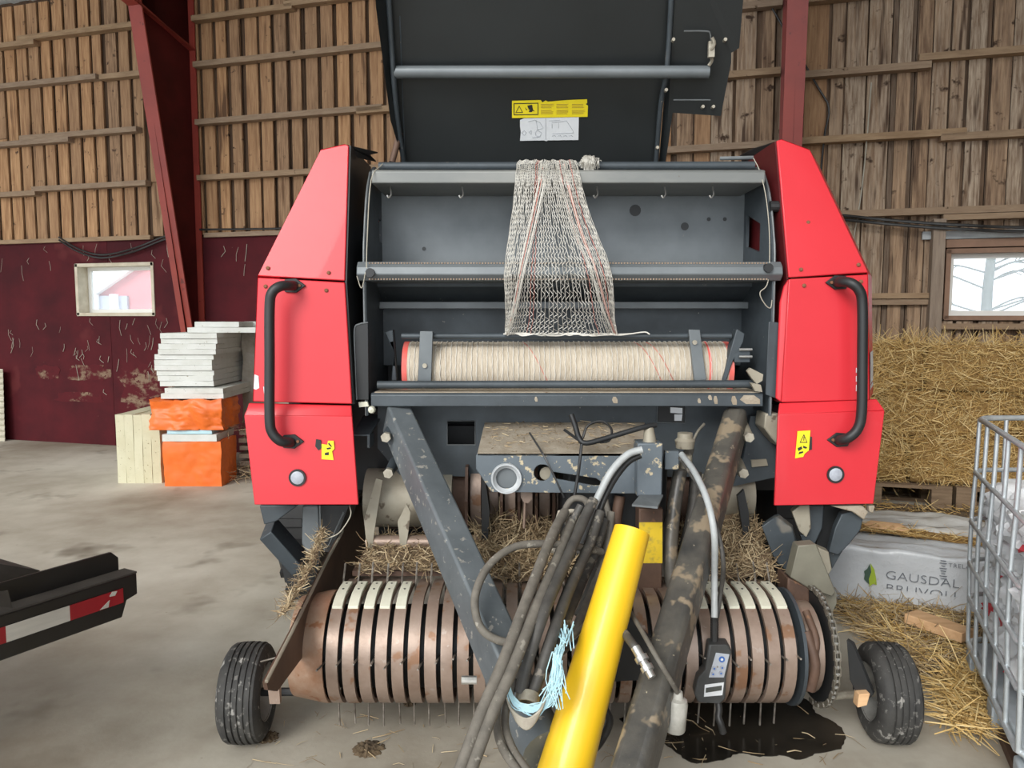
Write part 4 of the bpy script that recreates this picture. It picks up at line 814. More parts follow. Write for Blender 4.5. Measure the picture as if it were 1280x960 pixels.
bp('drive_hub', 'rust_band', lambda b: b.lathe([(0, .001), (0, .12), (.015, .16), (.03, .165), (.07, .165), (.075, .13), (.08, .001)], (XC, PY, PZ), Xv, 30), smooth=40)
bp('hub_arm', 'rust_dark', lambda b: [b.tube(catmull([(XC - .0, PY - .16, PZ + .12), (XC + .02, PY - .2, PZ + .02), (XC + .01, PY - .19, PZ - .08)], 4), .018, 8), b.tube(catmull([(XC + .02, PY - .1, PZ + .17), (XC + .03, PY - .17, PZ + .1), (XC + .02, PY - .19, PZ + .05)], 4), .014, 8)], smooth=60)
SP = bp('sprocket', 'black_steel', lambda b: b.lathe([(0, .001), (0, .198), (.012, .198), (.012, .001)], (XC + .085, PY, PZ), Xv, 40), smooth=40)
lk = None
for k in range(30):
    a = R(-30 + k * 7.1); n = Vector((0, -math.sin(a), math.cos(a))); t = Vector((0, -math.cos(a), -math.sin(a))); C = Vector((XC + .093, PY, PZ)) + n * .212
    for sx in (-1, 1): bp('chain_link', 'chain_steel', lambda b: b.obox(C + Xv * sx * (.009 if k % 2 else .006), (.0015, 0, 0), t * .016, n * .008), parent=SP)
    bp('chain_roller', 'chrome', lambda b: b.tube([C - t * .0145 - Xv * .0095, C - t * .0145 + Xv * .0095], .006, 6), parent=SP)
# gauge wheels
def gauge(cx, cy, r, w, yaw, rimside):
    C = Vector((cx, cy, r)); ax = Vector((math.cos(yaw), math.sin(yaw), 0))
    prof = [(-w / 2 + .01, r * .56), (-w / 2, r * .68), (-w / 2 + .003, r * .84), (-w * .40, r * .945)]
    for t in (-.28, -.14, 0, .14, .28):
        prof += [(t * w - .007, r * (1 - .10 * t * t * 4 * .5)), (t * w + .007, r * (1 - .10 * t * t * 4 * .5)), (t * w + .0085, r * (1 - .10 * t * t * 2) - .006), (t * w + w * .14 - .0085, r * (1 - .10 * t * t * 2) - .006)]
    prof += [(w * .40, r * .945), (w / 2 - .003, r * .84), (w / 2, r * .68), (w / 2 - .01, r * .56), (-w / 2 + .01, r * .56)]
    o = bp('gauge_wheel', 'tyre', lambda b: b.lathe(prof, C, ax, 48), smooth=35)
    bp('rim', 'rim_grey', lambda b: b.lathe([(-.02, .001), (-.02, r * .2), (-.005, r * .22), (0, r * .42), (rimside * w * .34, r * .5), (rimside * w * .46, r * .58)], C, ax, 32), parent=o, smooth=40)
    bp('hub', 'rim_grey', lambda b: b.lathe([(0, r * .2), (rimside * .045, r * .19), (rimside * .05, .001)], C, ax, 20), parent=o, smooth=40)
    return C, ax
gauge(-1.0, 2.80, .183, .155, R(3), 1)
gauge(1.42, 2.80, .183, .155, R(-6), -1)
bp('wheel_arm', 'black_steel', lambda b: [b.tube([(-.95, 2.80, .183), (-.80, 2.80, .183)], .016, 10)])
hose('wheel_pin', [(326, 827, 2.62), (345, 822, 2.6)], .003, 'tine_steel', BL)
bp('wheel_arm', 'black_steel', lambda b: b.slab(pxs([(1058, 800), (1066, 805), (1092, 868), (1078, 882), (1062, 850)], 2.66), (.015, .02, 0)), bevel=.003)
bp('arm_block', 'fresh_wood', lambda b: b.slab(pxs([(1074, 868), (1088, 867), (1084, 882), (1072, 885)], 2.63), Yv * .04), bevel=.003)
bp('wheel_axle', 'bolt_steel', lambda b: b.tube([(1.2, 2.77, .183), (1.39, 2.80, .183)], .016, 10))

# ---- hydraulic hoses tied up on the drawbar
H = [([(706, 640, 2.62), (690, 670, 2.5), (662, 740, 2.36), (628, 830, 2.2), (602, 890, 2.1), (574, 965, 2.0)], .0165, 'hose_dusty'),
     ([(716, 650, 2.62), (700, 690, 2.5), (674, 750, 2.36), (643, 830, 2.2), (616, 890, 2.1), (588, 965, 2.0)], .0165, 'hose_dusty'),
     ([(742, 625, 2.66), (730, 650, 2.6), (706, 705, 2.45), (680, 765, 2.34), (660, 825, 2.27), (650, 866, 2.24)], .0185, 'hose_rubber'),
     ([(750, 640, 2.66), (737, 680, 2.58), (712, 735, 2.45), (692, 790, 2.34), (672, 850, 2.27), (662, 872, 2.25)], .0185, 'hose_rubber'),
     ([(726, 632, 2.66), (712, 660, 2.6), (693, 715, 2.48), (672, 780, 2.38), (655, 840, 2.31)], .0135, 'hose_rubber'),
     ([(752, 690, 2.62), (725, 684, 2.56), (690, 680, 2.5), (645, 683, 2.46), (612, 706, 2.43), (594, 745, 2.4), (600, 783, 2.38), (625, 801, 2.36), (664, 803, 2.36)], .0125, 'hose_dusty'),
     ([(650, 800, 2.33), (633, 845, 2.25), (621, 890, 2.18), (626, 930, 2.1), (650, 968, 2.02)], .0115, 'hose_dusty'),
     ([(658, 815, 2.33), (640, 860, 2.25), (631, 900, 2.18), (640, 935, 2.1), (662, 968, 2.02)], .0115, 'hose_dusty'),
     ([(803, 562, 2.72), (785, 568, 2.72), (766, 587, 2.70), (752, 612, 2.68), (735, 650, 2.64), (722, 690, 2.58)], .0135, 'cable_grey'),
     ([(801, 569, 2.75), (786, 577, 2.75), (770, 596, 2.73), (756, 622, 2.70), (742, 660, 2.66)], .0115, 'cable_black'),
     ([(735, 640, 2.7), (748, 660, 2.68), (748, 700, 2.62), (735, 740, 2.55), (722, 770, 2.5)], .013, 'hose_rubber'),
     ([(752, 645, 2.72), (768, 665, 2.7), (763, 700, 2.66), (745, 740, 2.6)], .010, 'cable_black'),
     ([(700, 640, 2.66), (695, 660, 2.62), (692, 680, 2.58), (700, 695, 2.55)], .009, 'cable_beige'),
     ([(706, 640, 2.68), (713, 655, 2.66), (718, 668, 2.64)], .009, 'cable_beige'),
     ([(712, 660, 2.7), (706, 640, 2.7), (716, 624, 2.7), (732, 626, 2.7), (736, 645, 2.69), (726, 668, 2.68)], .012, 'hose_dusty'),
     ([(760, 730, 2.6), (745, 765, 2.52), (715, 795, 2.44), (690, 815, 2.38)], .011, 'hose_dusty'),
     ([(768, 735, 2.6), (750, 772, 2.52), (722, 800, 2.44), (695, 822, 2.38)], .008, 'hose_dusty'),
     ([(750, 765, 2.42), (775, 785, 2.28), (790, 804, 2.18), (795, 811, 2.16)], .013, 'hose_rubber'),
     ([(735, 945, 2.38), (752, 925, 2.38), (762, 900, 2.4), (750, 880, 2.42), (735, 868, 2.45)], .013, 'cable_black'),
     ([(852, 568, 2.86), (868, 590, 2.82), (884, 625, 2.76), (893, 670, 2.7), (893, 720, 2.66), (893, 772, 2.62)], .0115, 'cable_grey'),
     ([(850, 572, 2.88), (872, 606, 2.84), (893, 650, 2.78), (904, 700, 2.72), (901, 740, 2.68), (896, 772, 2.64)], .008, 'hose_rubber'),
     ([(782, 755, 2.45), (800, 785, 2.25), (820, 820, 2.12), (838, 850, 2.12), (848, 868, 2.16)], .0075, 'hose_dusty')]
H += [([(728, 650, 2.64), (712, 690, 2.54), (690, 735, 2.44), (668, 790, 2.34), (648, 850, 2.26)], .016, 'hose_dusty'),
      ([(756, 650, 2.70), (744, 690, 2.62), (724, 735, 2.52), (704, 785, 2.42), (684, 840, 2.34)], .017, 'hose_rubber'),
      ([(764, 640, 2.74), (757, 690, 2.68), (740, 740, 2.58), (718, 790, 2.48)], .015, 'hose_dusty'),
      ([(690, 690, 2.56), (698, 660, 2.62), (712, 640, 2.66), (724, 646, 2.66), (722, 664, 2.64)], .010, 'cable_beige'),
      ([(702, 700, 2.54), (705, 668, 2.60), (718, 650, 2.64), (728, 655, 2.64)], .010, 'hose_dusty')]
for k in range(5):   # the bundle of thinner beige lines behind the yellow tube
    H.append(([(735 + k * 5, 712 + 4 * k, 2.66), (742 + k * 5, 735 + 4 * k, 2.6), (752 + k * 4, 752 + 5 * k, 2.56)], .006, 'cable_beige'))
for pts, r, m in H:
    if pts[-1][0] < 720 and pts[0][0] < 770: pts = [(x, y, Y - .17 * min(1, max(0, (y - 640) / 130)) if x < 720 else Y - .05) for x, y, Y in pts]
    if pts[0][0] > 845: pts = [(x, y, Y - .20 * min(1, (i + .3) / 2) * (1 if i < 4 else .5)) for i, (x, y, Y) in enumerate(pts)]
    hose('hydraulic_hose', pts, r, m, BL, seg=10)
bp('skid_plate', 'black_steel', lambda b: b.slab(pxs([(738, 800), (790, 775), (815, 800), (800, 850), (765, 852), (738, 885)], 2.56), (0, .03, 0)))
bp('hose_clamp', 'bolt_steel', lambda b: [b.lathe([(0, .03), (.03, .03), (.03, .034), (0, .034)], P(660, 868, 2.08), Vector((-.1, -.5, -.4)), 20, closed_prof=True)], smooth=50)
cp = bp('hose_coupling', 'chrome', lambda b: b.lathe([(0, .001), (0, .014), (.03, .014), (.03, .02), (.045, .02), (.045, .013), (.06, .013), (.06, .019), (.075, .019), (.075, .012), (.095, .012), (.095, .001)], P(794, 809, 2.16), (P(808, 834, 2.12) - P(794, 809, 2.16)), 14), smooth=30)
bp('plug_socket', 'connector_white', lambda b: b.lathe([(0, .001), (0, .012), (.02, .016), (.025, .028), (.035, .031), (.115, .031), (.12, .028), (.12, .001)], P(848, 864, 2.16), Vector((-.08, 0, -1)), 18), smooth=35)

# =================================================================== LOOSE THINGS ON THE BALER
# net wrap roll in the box
NR = thing('net_wrap_roll', P(707, 478, 3.32), 'cream net wrap roll with red ends lying in the net box', 'roll')
za = P(700, 462, 3.33).z; xa, xb = P(507, 455, 3.33).x, P(908, 455, 3.33).x
def rollprof():
    n = 120; pr = [(0, .001), (0, .118)]
    for k in range(n + 1): pr.append(((xb - xa) * k / n, .120 + .0012 * (k % 2) + .001 * math.sin(k * .7)))
    return pr + [(xb - xa, .118), (xb - xa, .001)]
part('net_winding', 'net_roll', NR, lambda b: b.lathe(rollprof(), (xa, 3.33, za), Xv, 40), smooth=60)
for x0, w in ((xa - .001, .022), (xb - .021, .022), (P(878, 455, 3.33).x, .012)): part('red_edge', 'roll_red', NR, lambda b: b.lathe([(0, .1), (0, .1222), (w, .1222), (w, .1)], (x0, 3.33, za), Xv, 40), smooth=50)
part('net_threads', 'net_red', NR, lambda b: [b.tube([Vector((x0 + .06 * (a - .6), 3.33 - .1228 * math.sin(a), za + .1228 * math.cos(a))) for a in np.linspace(.2, 1.9, 9)], .0016, 4) for x0 in (.07, .55, .60)])
def rings(b):
    rr = random.Random(3)
    for k in range(62):
        x = xa + .03 + (xb - xa - .06) * k / 61
        b.tube([Vector((x + .0012 * math.sin(i * 1.9 + k) + rr.uniform(-.001, .001), 3.33 - .1232 * math.sin(a), za + .1232 * math.cos(a))) for i, a in enumerate(np.linspace(-.3, 2.3, 22))], .0016, 4)
tag(part('net_cords', 'net_white', NR, rings), kind='stuff')
# net hanging over the beams
def net():
    b = MB(); ns = 42; nr = 30
    rows = [(200, 650, 720, 3.24), (205, 646, 722, 3.215), (216, 645, 724, 3.14), (230, 644, 727, 3.125), (250, 642, 732, 3.12), (275, 639, 740, 3.10), (300, 635, 750, 3.075), (325, 632, 760, 3.05), (345, 630, 765, 3.045), (365, 631, 767, 3.08), (390, 632, 768, 3.13), (405, 632, 769, 3.17), (418, 631, 772, 3.20)]
    rr = random.Random(4)
    # folds: strands gather towards both borders in the lower part
    us = [min(1, max(0, (i / (ns - 1)) )) for i in range(ns)]
    def pt(u, v, jitter=0):
        q = v * (len(rows) - 1); i = min(int(q), len(rows) - 2); t = q - i; y, xl, xr, Y = [rows[i][k] * (1 - t) + rows[i + 1][k] * t for k in range(4)]
        uu = u + .10 * math.sin(2 * math.pi * u) * (v ** 1.5) * -1.35
        fold = .016 * math.sin(u * 21 + v * 2) * (.4 + v)
        return P(xl + (xr - xl) * uu + jitter, y + .8 * math.sin(u * 40), Y - .01 + fold * .6)
    nv = 46
    strand = []
    for i, u in enumerate(us):
        w = rr.uniform(0, 6); pts = [pt(u, v / nv, .25 * math.sin(v * 1.1 + w) + rr.uniform(-.2, .2)) for v in range(nv + 1)]; strand.append(pts)
        b.m = 1 if i in (13, 14, 29, 36) else 0
        b.tube(pts, .0014 if i % 4 else .0019, 3, cap=False)
    b.m = 0
    for k in range(20):    # gathered folds running to the two lower corners
        lf = k < 10; q = rr.uniform(-6, 6); b.m = 1 if k in (3, 14, 17) else 0
        pth = [(682 + q, 205, 3.2), (678 + q, 232, 3.11), (665 + q, 290, 3.065), (653 + q * .8, 340, 3.03), (644 + q * .6, 385, 3.10), (635 + q * .3, 418, 3.19)] if lf else [(700 + q, 205, 3.2), (706 + q, 232, 3.11), (722 + q, 290, 3.065), (742 + q * .8, 340, 3.03), (755 + q * .6, 385, 3.10), (768 + q * .3, 418, 3.19)]
        b.tube(catmull(pxs(pth), 6), .0014, 3, cap=False)
    b.m = 0
    for i in range(ns - 1):
        A, C = strand[i], strand[i + 1]
        for v in range(0, nv, 2):
            if rr.random() < .12: continue
            b.tube([A[v], C[v + 1]], .00115, 3, cap=False); b.tube([C[v + 1], A[min(v + 2, nv)]], .00115, 3, cap=False)
    for k in range(3):   # hem lying on the bar, with a tail to the right
        b.tube(catmull([P(632 + 11 * j + rr.uniform(-3, 3), 418 + rr.uniform(-2, 2), 3.195 - .002 * k) for j in range(14)] + [P(790, 417, 3.195), P(806, 415, 3.2), P(812, 418, 3.2)], 3), .0032, 4)
    o = b.build('hanging_net', ['net_white', 'net_red'], None, smooth=80); tag(o, 'torn white bale net with red threads hanging down inside the net box', 'net')
    for k in range(90):
        pass
net()
def tuft():
    b = MB(); rr = random.Random(8)
    for k in range(110):
        a = rr.gauss(736, 5); h = rr.uniform(194, 203); sp = rr.uniform(-7, 7)
        b.tube(catmull([P(a - sp * .2, 207 + rr.uniform(-1, 7), 3.17), P(a + sp * .3, (h + 206) / 2, 3.16 + rr.uniform(-.02, .02)), P(a + sp * .6, h, 3.19 + rr.uniform(-.02, .02)), P(a + sp + rr.uniform(-4, 4), 203 + rr.uniform(-6, 8), 3.21)], 3), .0016, 3)
    tag(b.build('net_tuft', 'net_white', None, smooth=80), 'small bunch of frayed cream net caught on the top tube', 'net')
tuft()
# yellow tube leaning on the hitch
Ya = P(790, 663, 2.40); Yc = P(707, 960, 2.10); Yd = (Yc - Ya); Yb = Ya + Yd * ((Ya.z - .03) / -Yd.z); YL = (Yb - Ya).length
yt = thing('shaft_guard', Vector((Yb.x, Yb.y, 0)), 'bright yellow tapered plastic shaft guard tube leaning in front of the hoses', 'tube')
part('tube', 'pipe_yellow', yt, lambda b: b.lathe([(0, .052), (.001, .0575), (YL * .5, .071), (YL, .086), (YL, .08), (0, .052)], Ya, Yd, 40), smooth=40)
part('inner_shaft', 'rust_dark', yt, lambda b: b.lathe([(.03, .001), (.03, .025), (YL, .025), (YL, .001)], Ya, Yd, 16), smooth=40)
# blue twine
def twine():
    b = MB(); rr = random.Random(6)
    for k in range(26):
        j = lambda s=3: rr.gauss(0, s * .9)
        b.tube(catmull(pxs([(700 + j(), 812 + j(), 2.1), (690 + j(2), 850 + j(2), 2.030), (686 + j(), 875 + j(), 2.030), (665 + j(2), 886 + j(4), 2.020), (645 + j(2), 878 + j(3), 2.020), (635 + j(2), 855 + j(3), 2.030), (640 + j(2), 835 + j(3), 2.050), (650 + j(2), 822 + j(3), 2.080)]), 4), .0019, 4)
    for k in range(26):
        x = rr.uniform(690, 703); b.tube(catmull(pxs([(x, 820 + rr.uniform(-6, 6), 2.020), (x + rr.gauss(0, 4), 850 + rr.gauss(0, 4), 2.000), (x + rr.gauss(-3, 8), rr.uniform(862, 896), 2.000)]), 3), .0017, 4)
    for k in range(14):
        b.tube(pxs([(712 + rr.uniform(-20, 8), 780 + rr.uniform(-6, 12), 2.180), (708 + rr.uniform(-14, 10), 800 + rr.uniform(-5, 14), 2.130)]), .0022, 4)
    tag(b.build('twine', 'twine_blue', None, smooth=80), 'light blue baling twine tied round the hydraulic hoses', 'twine')
    b = MB()
    for k in range(7):
        b.tube(catmull(pxs([(634 + k, 872 + k * 2.2, 2.030), (640 + k, 888 + k * 2.2, 2.010), (658, 899 + k * 2, 2.000), (675 - k, 888 + k * 2.2, 2.010), (682 - k, 872 + k * 2.2, 2.030)]), 4), .0042, 5)
    tag(b.build('twine', 'cable_beige', None, smooth=80), 'dirty beige cord wound round the hoses under the blue twine', 'twine')
twine()
# hand control box hanging on its cable
CB = thing('control_box', P(890, 880, 2.58), 'grey hand control box with blue button and display hanging on a cable', 'remote control')
case = part('case', 'control_black', CB, lambda b: b.slab(pxs([(886, 806), (910, 806), (915, 815), (908, 848), (907, 874), (901, 880), (872, 878), (868, 868), (872, 848), (881, 838)], 2.56), (.004, .05, .004)), bevel=.006, seg=3)
part('key_field', 'key_pad', CB, lambda b: b.slab(pxs([(895, 816), (912, 818), (905, 847), (886, 847)], 2.559), Yv * .003), bevel=.001)
for x, y, r, m in ((902.5, 824.5, .0105, 'ink_blue'), (893, 836, .008, 'reflector'), (903, 835, .008, 'reflector'), (891.5, 843, .008, 'reflector'), (901.5, 842, .008, 'reflector')):
    k_ = part('button', m, CB, lambda b: b.disc(P(x, y, 2.556), Yv, r, .003, 16))
    part('button_mark', 'sticker_white' if m == 'ink_blue' else 'ink_blue', k_, lambda b: b.disc(P(x, y, 2.5552), Yv, r * .45, .001, 10))
ds = part('display', 'sticker_white', CB, lambda b: b.slab(pxs([(881, 856), (905, 853), (903, 869), (880, 871)], 2.559), Yv * .003))
part('screen', 'screen_grey', ds, lambda b: b.slab(pxs([(882.5, 860), (902.5, 857), (902, 863), (882, 866)], 2.5575), Yv * .001))
part('strain_relief', 'cable_black', CB, lambda b: [b.tube([P(893, 770 + k * 3.2, 2.6), P(893, 771.8 + k * 3.2, 2.6)], .0145, 10) for k in range(9)] + [b.tube([P(893, 768, 2.6), P(893, 808, 2.585)], .0115, 10)])
part('tail_plug', 'cable_black', CB, lambda b: b.tube(catmull(pxs([(898, 879, 2.58), (899, 888, 2.57), (898, 896, 2.56), (901, 905, 2.55), (904, 916, 2.55)]), 3), .012, 10, radii=None), smooth=60)
# chopped hay on the pickup
mound('hay_pile', 'hay_core', HAY, lambda u, v: P(588 + 130 * u, 0, 3.08) * Vector((1, 0, 0)) + Vector((0, 2.92 + .34 * v, .59 + .02 * math.sin(u * 9) + .13 * v * (1 - .5 * abs(u - .45)) + .05 * noise.noise(Vector((u * 6, v * 5, 1))))), 2600, (.03, .10), .0018, 'heap of chopped dry hay lying behind the pickup between the drawbar arms', 'hay', up=.7)
mound('hay_pile', 'hay_core', HAY, lambda u, v: P(868 + 112 * u, 0, 3.08) * Vector((1, 0, 0)) + Vector((0, 2.95 + .32 * v, .58 + .17 * v * (1 - .6 * abs(u - .75)) + .04 * noise.noise(Vector((u * 6, v * 5, 4))))), 2000, (.03, .09), .0018, 'heap of hay beside the blue-grey throat plate', 'hay', up=.7)
mound('hay_pile', 'hay_core', HAY, lambda u, v: P(440 + 150 * u, 0, 3.08) * Vector((1, 0, 0)) + Vector((0, 2.98 + .30 * v, .592 + .06 * v + .02 * noise.noise(Vector((u * 8, v * 5, 7))))), 1300, (.02, .07), .0018, 'thin layer of chaff on the feed table under the cream rollers', 'hay', up=.5)
def shield_hay(u, v):
    c = catmull([ps(412, 662), ps(404, 690), ps(388, 725), ps(364, 768)], 6); q = u * (len(c) - 1); i = min(int(q), len(c) - 2); p = c[i].lerp(c[i + 1], q - i)
    return p + Vector((-.014 - .035 * v, 0, .006 + .012 * math.sin(v * 3.1) - .03 * v))
mound('hay_wisps', 'hay_core', HAY, shield_hay, 650, (.015, .06), .0013, 'wisps of hay draped along the rusty pickup shield', 'hay', up=.9)

# =================================================================== LEFT BACKGROUND: foam and orange packs
def soft_box(name, m, lo, hi, label, cat, group=None, parent=None, amp=.008, n=6, bevel=.006, sc=6, seed=0, amp2=0):
    """box with a finely divided, slightly uneven skin"""
    bm = bmesh.new(); bmesh.ops.create_cube(bm, size=1); bmesh.ops.subdivide_edges(bm, edges=bm.edges[:], cuts=n, use_grid_fill=True)
    c = (Vector(lo) + Vector(hi)) / 2; d = Vector(hi) - Vector(lo)
    for v in bm.verts:
        p = Vector((v.co.x * d.x, v.co.y * d.y, v.co.z * d.z)); q = noise.noise_vector((p + c) * sc + Vector((seed * 3.7, 0, 0))); k = 0 if v.co.z < -.49 else 1
        v.co = p + Vector((q.x, q.y, q.z * k)) * amp
        if amp2 and k: v.co += p.normalized() * (abs(noise.noise((p + c) * 9 + Vector((0, seed, 0)))) + .6 * abs(noise.noise((p + c) * 21)) - .35) * amp2
    me = bpy.data.meshes.new(name); bm.to_mesh(me); bm.free(); me.materials.append(M[m])
    o = put(name, me, parent, c)
    if bevel: me.shade_smooth(); me.set_sharp_from_angle(angle=R(50))
    if label: tag(o, label, cat, group)
    return o
GF = 'foam sheets of the pale stack'
for k in range(5):
    x = -3.80 + k * .084; soft_box('foam_sheet', 'styrofoam_old', (x, 7.30, 0), (x + .082, 8.2, .665 + .012 * math.sin(k * 3)), 'yellowed foam sheet standing on edge, %s from the orange packages' % ('fifth', 'fourth', 'third', 'second', 'first')[k], 'foam sheet', 'upright foam sheets', amp=.006, seed=k)
def crumple(name, lo, hi, label, seed, amp):
    return soft_box(name, 'orange_wrap', lo, hi, label, 'package', None, amp=amp, n=26, sc=5, seed=seed, amp2=amp)
crumple('orange_package', (-3.285, 7.16, 0), (-2.745, 7.56, .43), 'lower orange wrapped package standing on the concrete floor', 1, .012)
soft_box('foam_sheet', 'styrofoam', (-3.29, 7.15, .432), (-2.78, 7.6, .497), 'single white foam sheet on the lower orange package', 'foam sheet', None, amp=.005)
soft_box('foam_sheet', 'blue_foam', (-3.25, 7.17, .50), (-2.83, 7.58, .538), 'thin light blue foam sheet between the two orange packages', 'foam sheet', None, amp=.004)
crumple('orange_package', (-3.39, 7.15, .54), (-2.72, 7.60, .822), 'upper crumpled orange package lying on the blue foam sheet', 5, .038)
z = .83
for k, (x0, x1) in enumerate(((-3.31, -2.72), (-3.27, -2.72))):
    soft_box('foam_sheet', 'styrofoam', (x0, 7.2, z), (x1, 8.1, z + .048), 'white foam sheet, %s of the pair on the upper orange package' % ('lower', 'upper')[k], 'foam sheet', 'foam sheets over the orange package', amp=.005, seed=k); z += .05
z += .012
lefts = [-3.35, -3.375, -3.385, -3.395, -3.40, -3.40, -3.355, -3.355, -3.335, -3.33]; rights = [-2.84, -2.845, -2.84, -2.85, -2.85, -2.84, -2.81, -2.81, -2.80, -2.795]
for k in range(10):
    soft_box('foam_sheet', 'styrofoam', (lefts[k], 7.28 + .01 * (k % 3), z), (rights[k], 8.45, z + .049), 'white foam sheet, %s of the tall neat pile of ten' % ('bottom sheet', 'second from the bottom', 'third from the bottom', 'fourth from the bottom', 'fifth from the bottom', 'sixth from the bottom', 'fourth from the top', 'third from the top', 'second from the top', 'top sheet')[k], 'foam sheet', GF, amp=.004, seed=k); z += .0505
for k, (x0, x1, y0, y1) in enumerate(((-3.14, -2.35, 7.45, 8.4), (-3.09, -2.66, 7.5, 8.2), (-2.75, -2.2, 7.9, 8.5))):
    soft_box('foam_sheet', 'styrofoam', (x0, y0, z + (0 if k == 0 else .053)), (x1, y1, z + (.05 if k == 0 else .103)), ('broad white foam sheet capping the tall pile', 'short white foam sheet lying loose on top of the pile', 'white foam sheet on top of the pile reaching behind the baler')[k], 'foam sheet', None, amp=.005, seed=k)
fb = soft_box('film_bundle', 'brown_film', (-2.80, 7.95, .50), (-2.10, 8.75, 1.44), 'brown film wrapped bundle between the foam pile and the baler', 'bundle', None, amp=.03, n=14, sc=4)
for k in range(6):
    soft_box('slat', 'slat_wood', (-2.74, 7.62 + .02 * (k % 2), .03 + k * .078), (-1.95, 8.6, .072 + k * .078), 'pale wooden slat, %s in the low pile behind the orange packages' % ('lowest', 'second from the bottom', 'third from the bottom', 'third from the top', 'second from the top', 'topmost')[k], 'slat', 'pile of wooden slats', amp=.004, n=3)
for k in range(5):
    for x in (-2.5,): soft_box('spacer', 'rust_dark', (x, 7.75, .072 + k * .078), (x + .06, 8.5, .108 + k * .078), 'small dark spacer batten on the %s pale slat of the pile' % ('lowest', 'second', 'third', 'fourth', 'fifth')[k], 'batten', 'spacers in the slat pile', amp=0, n=1)
soft_box('spacer', 'rust_dark', (-2.65, 7.7, 0), (-2.05, 8.5, .03), 'dark base batten under the pile of pale slats', 'batten', None, amp=0, n=1)
def twigs():
    n = 190; P0 = np.stack([rng.uniform(-2.76, -2.5, n), rng.uniform(7.25, 7.7, n), np.where(rng.uniform(size=n) < .6, rng.uniform(.02, .14, n), rng.uniform(.5, .58, n))], 1); D = rng.normal(size=(n, 3)) * np.array((1, .6, .5)) + np.array((.6, 0, -.1))
    P0[:, 0] = np.maximum(P0[:, 0], -2.80 + .0 * P0[:, 1])
    o = strands('dry_twigs', ('hay_a', 'rust_dark', 'hay_b'), P0, D, rng.uniform(.05, .16, n), .0025); tag(o, 'dry brown plant stems caught beside the orange packages', 'twigs')
twigs()
def corr():
    b = MB(); n = 60
    for i in range(n + 1):
        h = .0 + .93 * i / n; d = .09 + .012 * math.cos(h * 2 * math.pi / .076) + .03 * (1 - h)
        for s in (-2.2, -.76 + .012 * math.cos(h * 2 * math.pi / .076)): b.v.append(tuple(W(s, h, d)))
    for i in range(n): b.face((2 * i, 2 * i + 1, 2 * i + 3, 2 * i + 2))
    o = b.build('corrugated_sheet', 'corrugated_pale', None); tag(o, 'pale corrugated sheet leaning against the dark red wall', 'metal sheet')
    md = o.modifiers.new('t', 'SOLIDIFY'); md.thickness = .004
corr()

# =================================================================== TRAILER CORNER, lower left
TD = Vector((.5, .864, 0)).normalized(); TN = Vector((TD.y, -TD.x, 0)); T0 = Vector((-1.303, 2.6, 0))
def TP(x, y, o=0):
    d = ray(x, y); q = T0 + TN * o - Vector((0, 0, CAMH)); return Vector((0, 0, CAMH)) + d * (q.dot(TN) / d.dot(TN))
def TQ(t, z, o=0): return T0 - TD * t + TN * o + Vector((0, 0, z))
zt_, zb_ = TP(172, 716).z, TP(147, 774).z
TR = thing('flatbed_trailer', TQ(.8, 0, -.5), 'black flatbed trailer corner with red and white reflective tape', 'trailer')
part('rear_bar', 'bumper_black', TR, lambda b: b.slab([TQ(0, zt_), TQ(2.2, zt_), TQ(2.2, zb_), TQ(.06, zb_), TQ(.04, zb_ + .055), TQ(0, zb_ + .065)], TN * -.05), bevel=.004)
part('top_ledge', 'bumper_dust', TR, lambda b: b.slab([TQ(0, zt_), TQ(2.2, zt_), TQ(2.2, zt_, -.07), TQ(0.0, zt_, -.07)], (0, 0, .006)))
part('upstand', 'bumper_black', TR, lambda b: b.slab([TQ(.02, zt_, -.07), TQ(2.2, zt_, -.07), TQ(2.2, zt_ + .075, -.07), TQ(.045, zt_ + .075, -.07), TQ(.02, zt_ + .05, -.07)], TN * -.012), bevel=.002)
part('bracket', 'bumper_dust', TR, lambda b: b.slab([TP(-20, 755, .004), TP(15, 760, .004), TP(9, 738, .004), TP(-20, 742, .004)], TN * .004))
tp0, tp1 = zb_ + .052, zb_ + .102
for t0, t1, m in ((.055, .238, 'tape_red'), (.238, .43, 'tape_white'), (.43, .62, 'tape_red'), (.62, .81, 'tape_white'), (.81, 1.0, 'tape_red')):
    part('reflective_tape', m, TR, lambda b: b.slab([TQ(t0, tp0, .002), TQ(t1, tp0, .002), TQ(t1, tp1, .002), TQ(t0, tp1, .002)], TN * .0015))
part('tape_tear', 'tape_white', TR, lambda b: [b.slab([TQ(t, tp0 + .002, .004), TQ(t + .03, tp0 + .002, .004), TQ(t - .005, tp0 + .025, .004)], TN * .001) for t in (.11,)] + [b.slab([TQ(t, tp1 - .016, .004), TQ(t + .02, tp1 - .014, .004), TQ(t + .01, tp1, .004), TQ(t - .008, tp1 - .003, .004)], TN * .001) for t in (.085,)])
part('bed_corner', 'bumper_dust', TR, lambda b: b.slab([TP(50, 713, -.30), TP(-90, 690, -.30), TP(-90, 745, -.30), TP(38, 729, -.30)], TN * -.5))
for t in (.75, 1.75): part('chassis_rail', 'bumper_black', TR, lambda b: b.beam(TQ(t, zt_ - .06, -.05), TQ(t, zt_ - .06, -3.2), .08, .12))
part('deck', 'bumper_black', TR, lambda b: b.slab([TQ(.62, zt_ + .0, -.5), TQ(2.0, zt_, -.5), TQ(2.0, zt_, -3.2), TQ(.62, zt_, -3.2)], (0, 0, .05)))
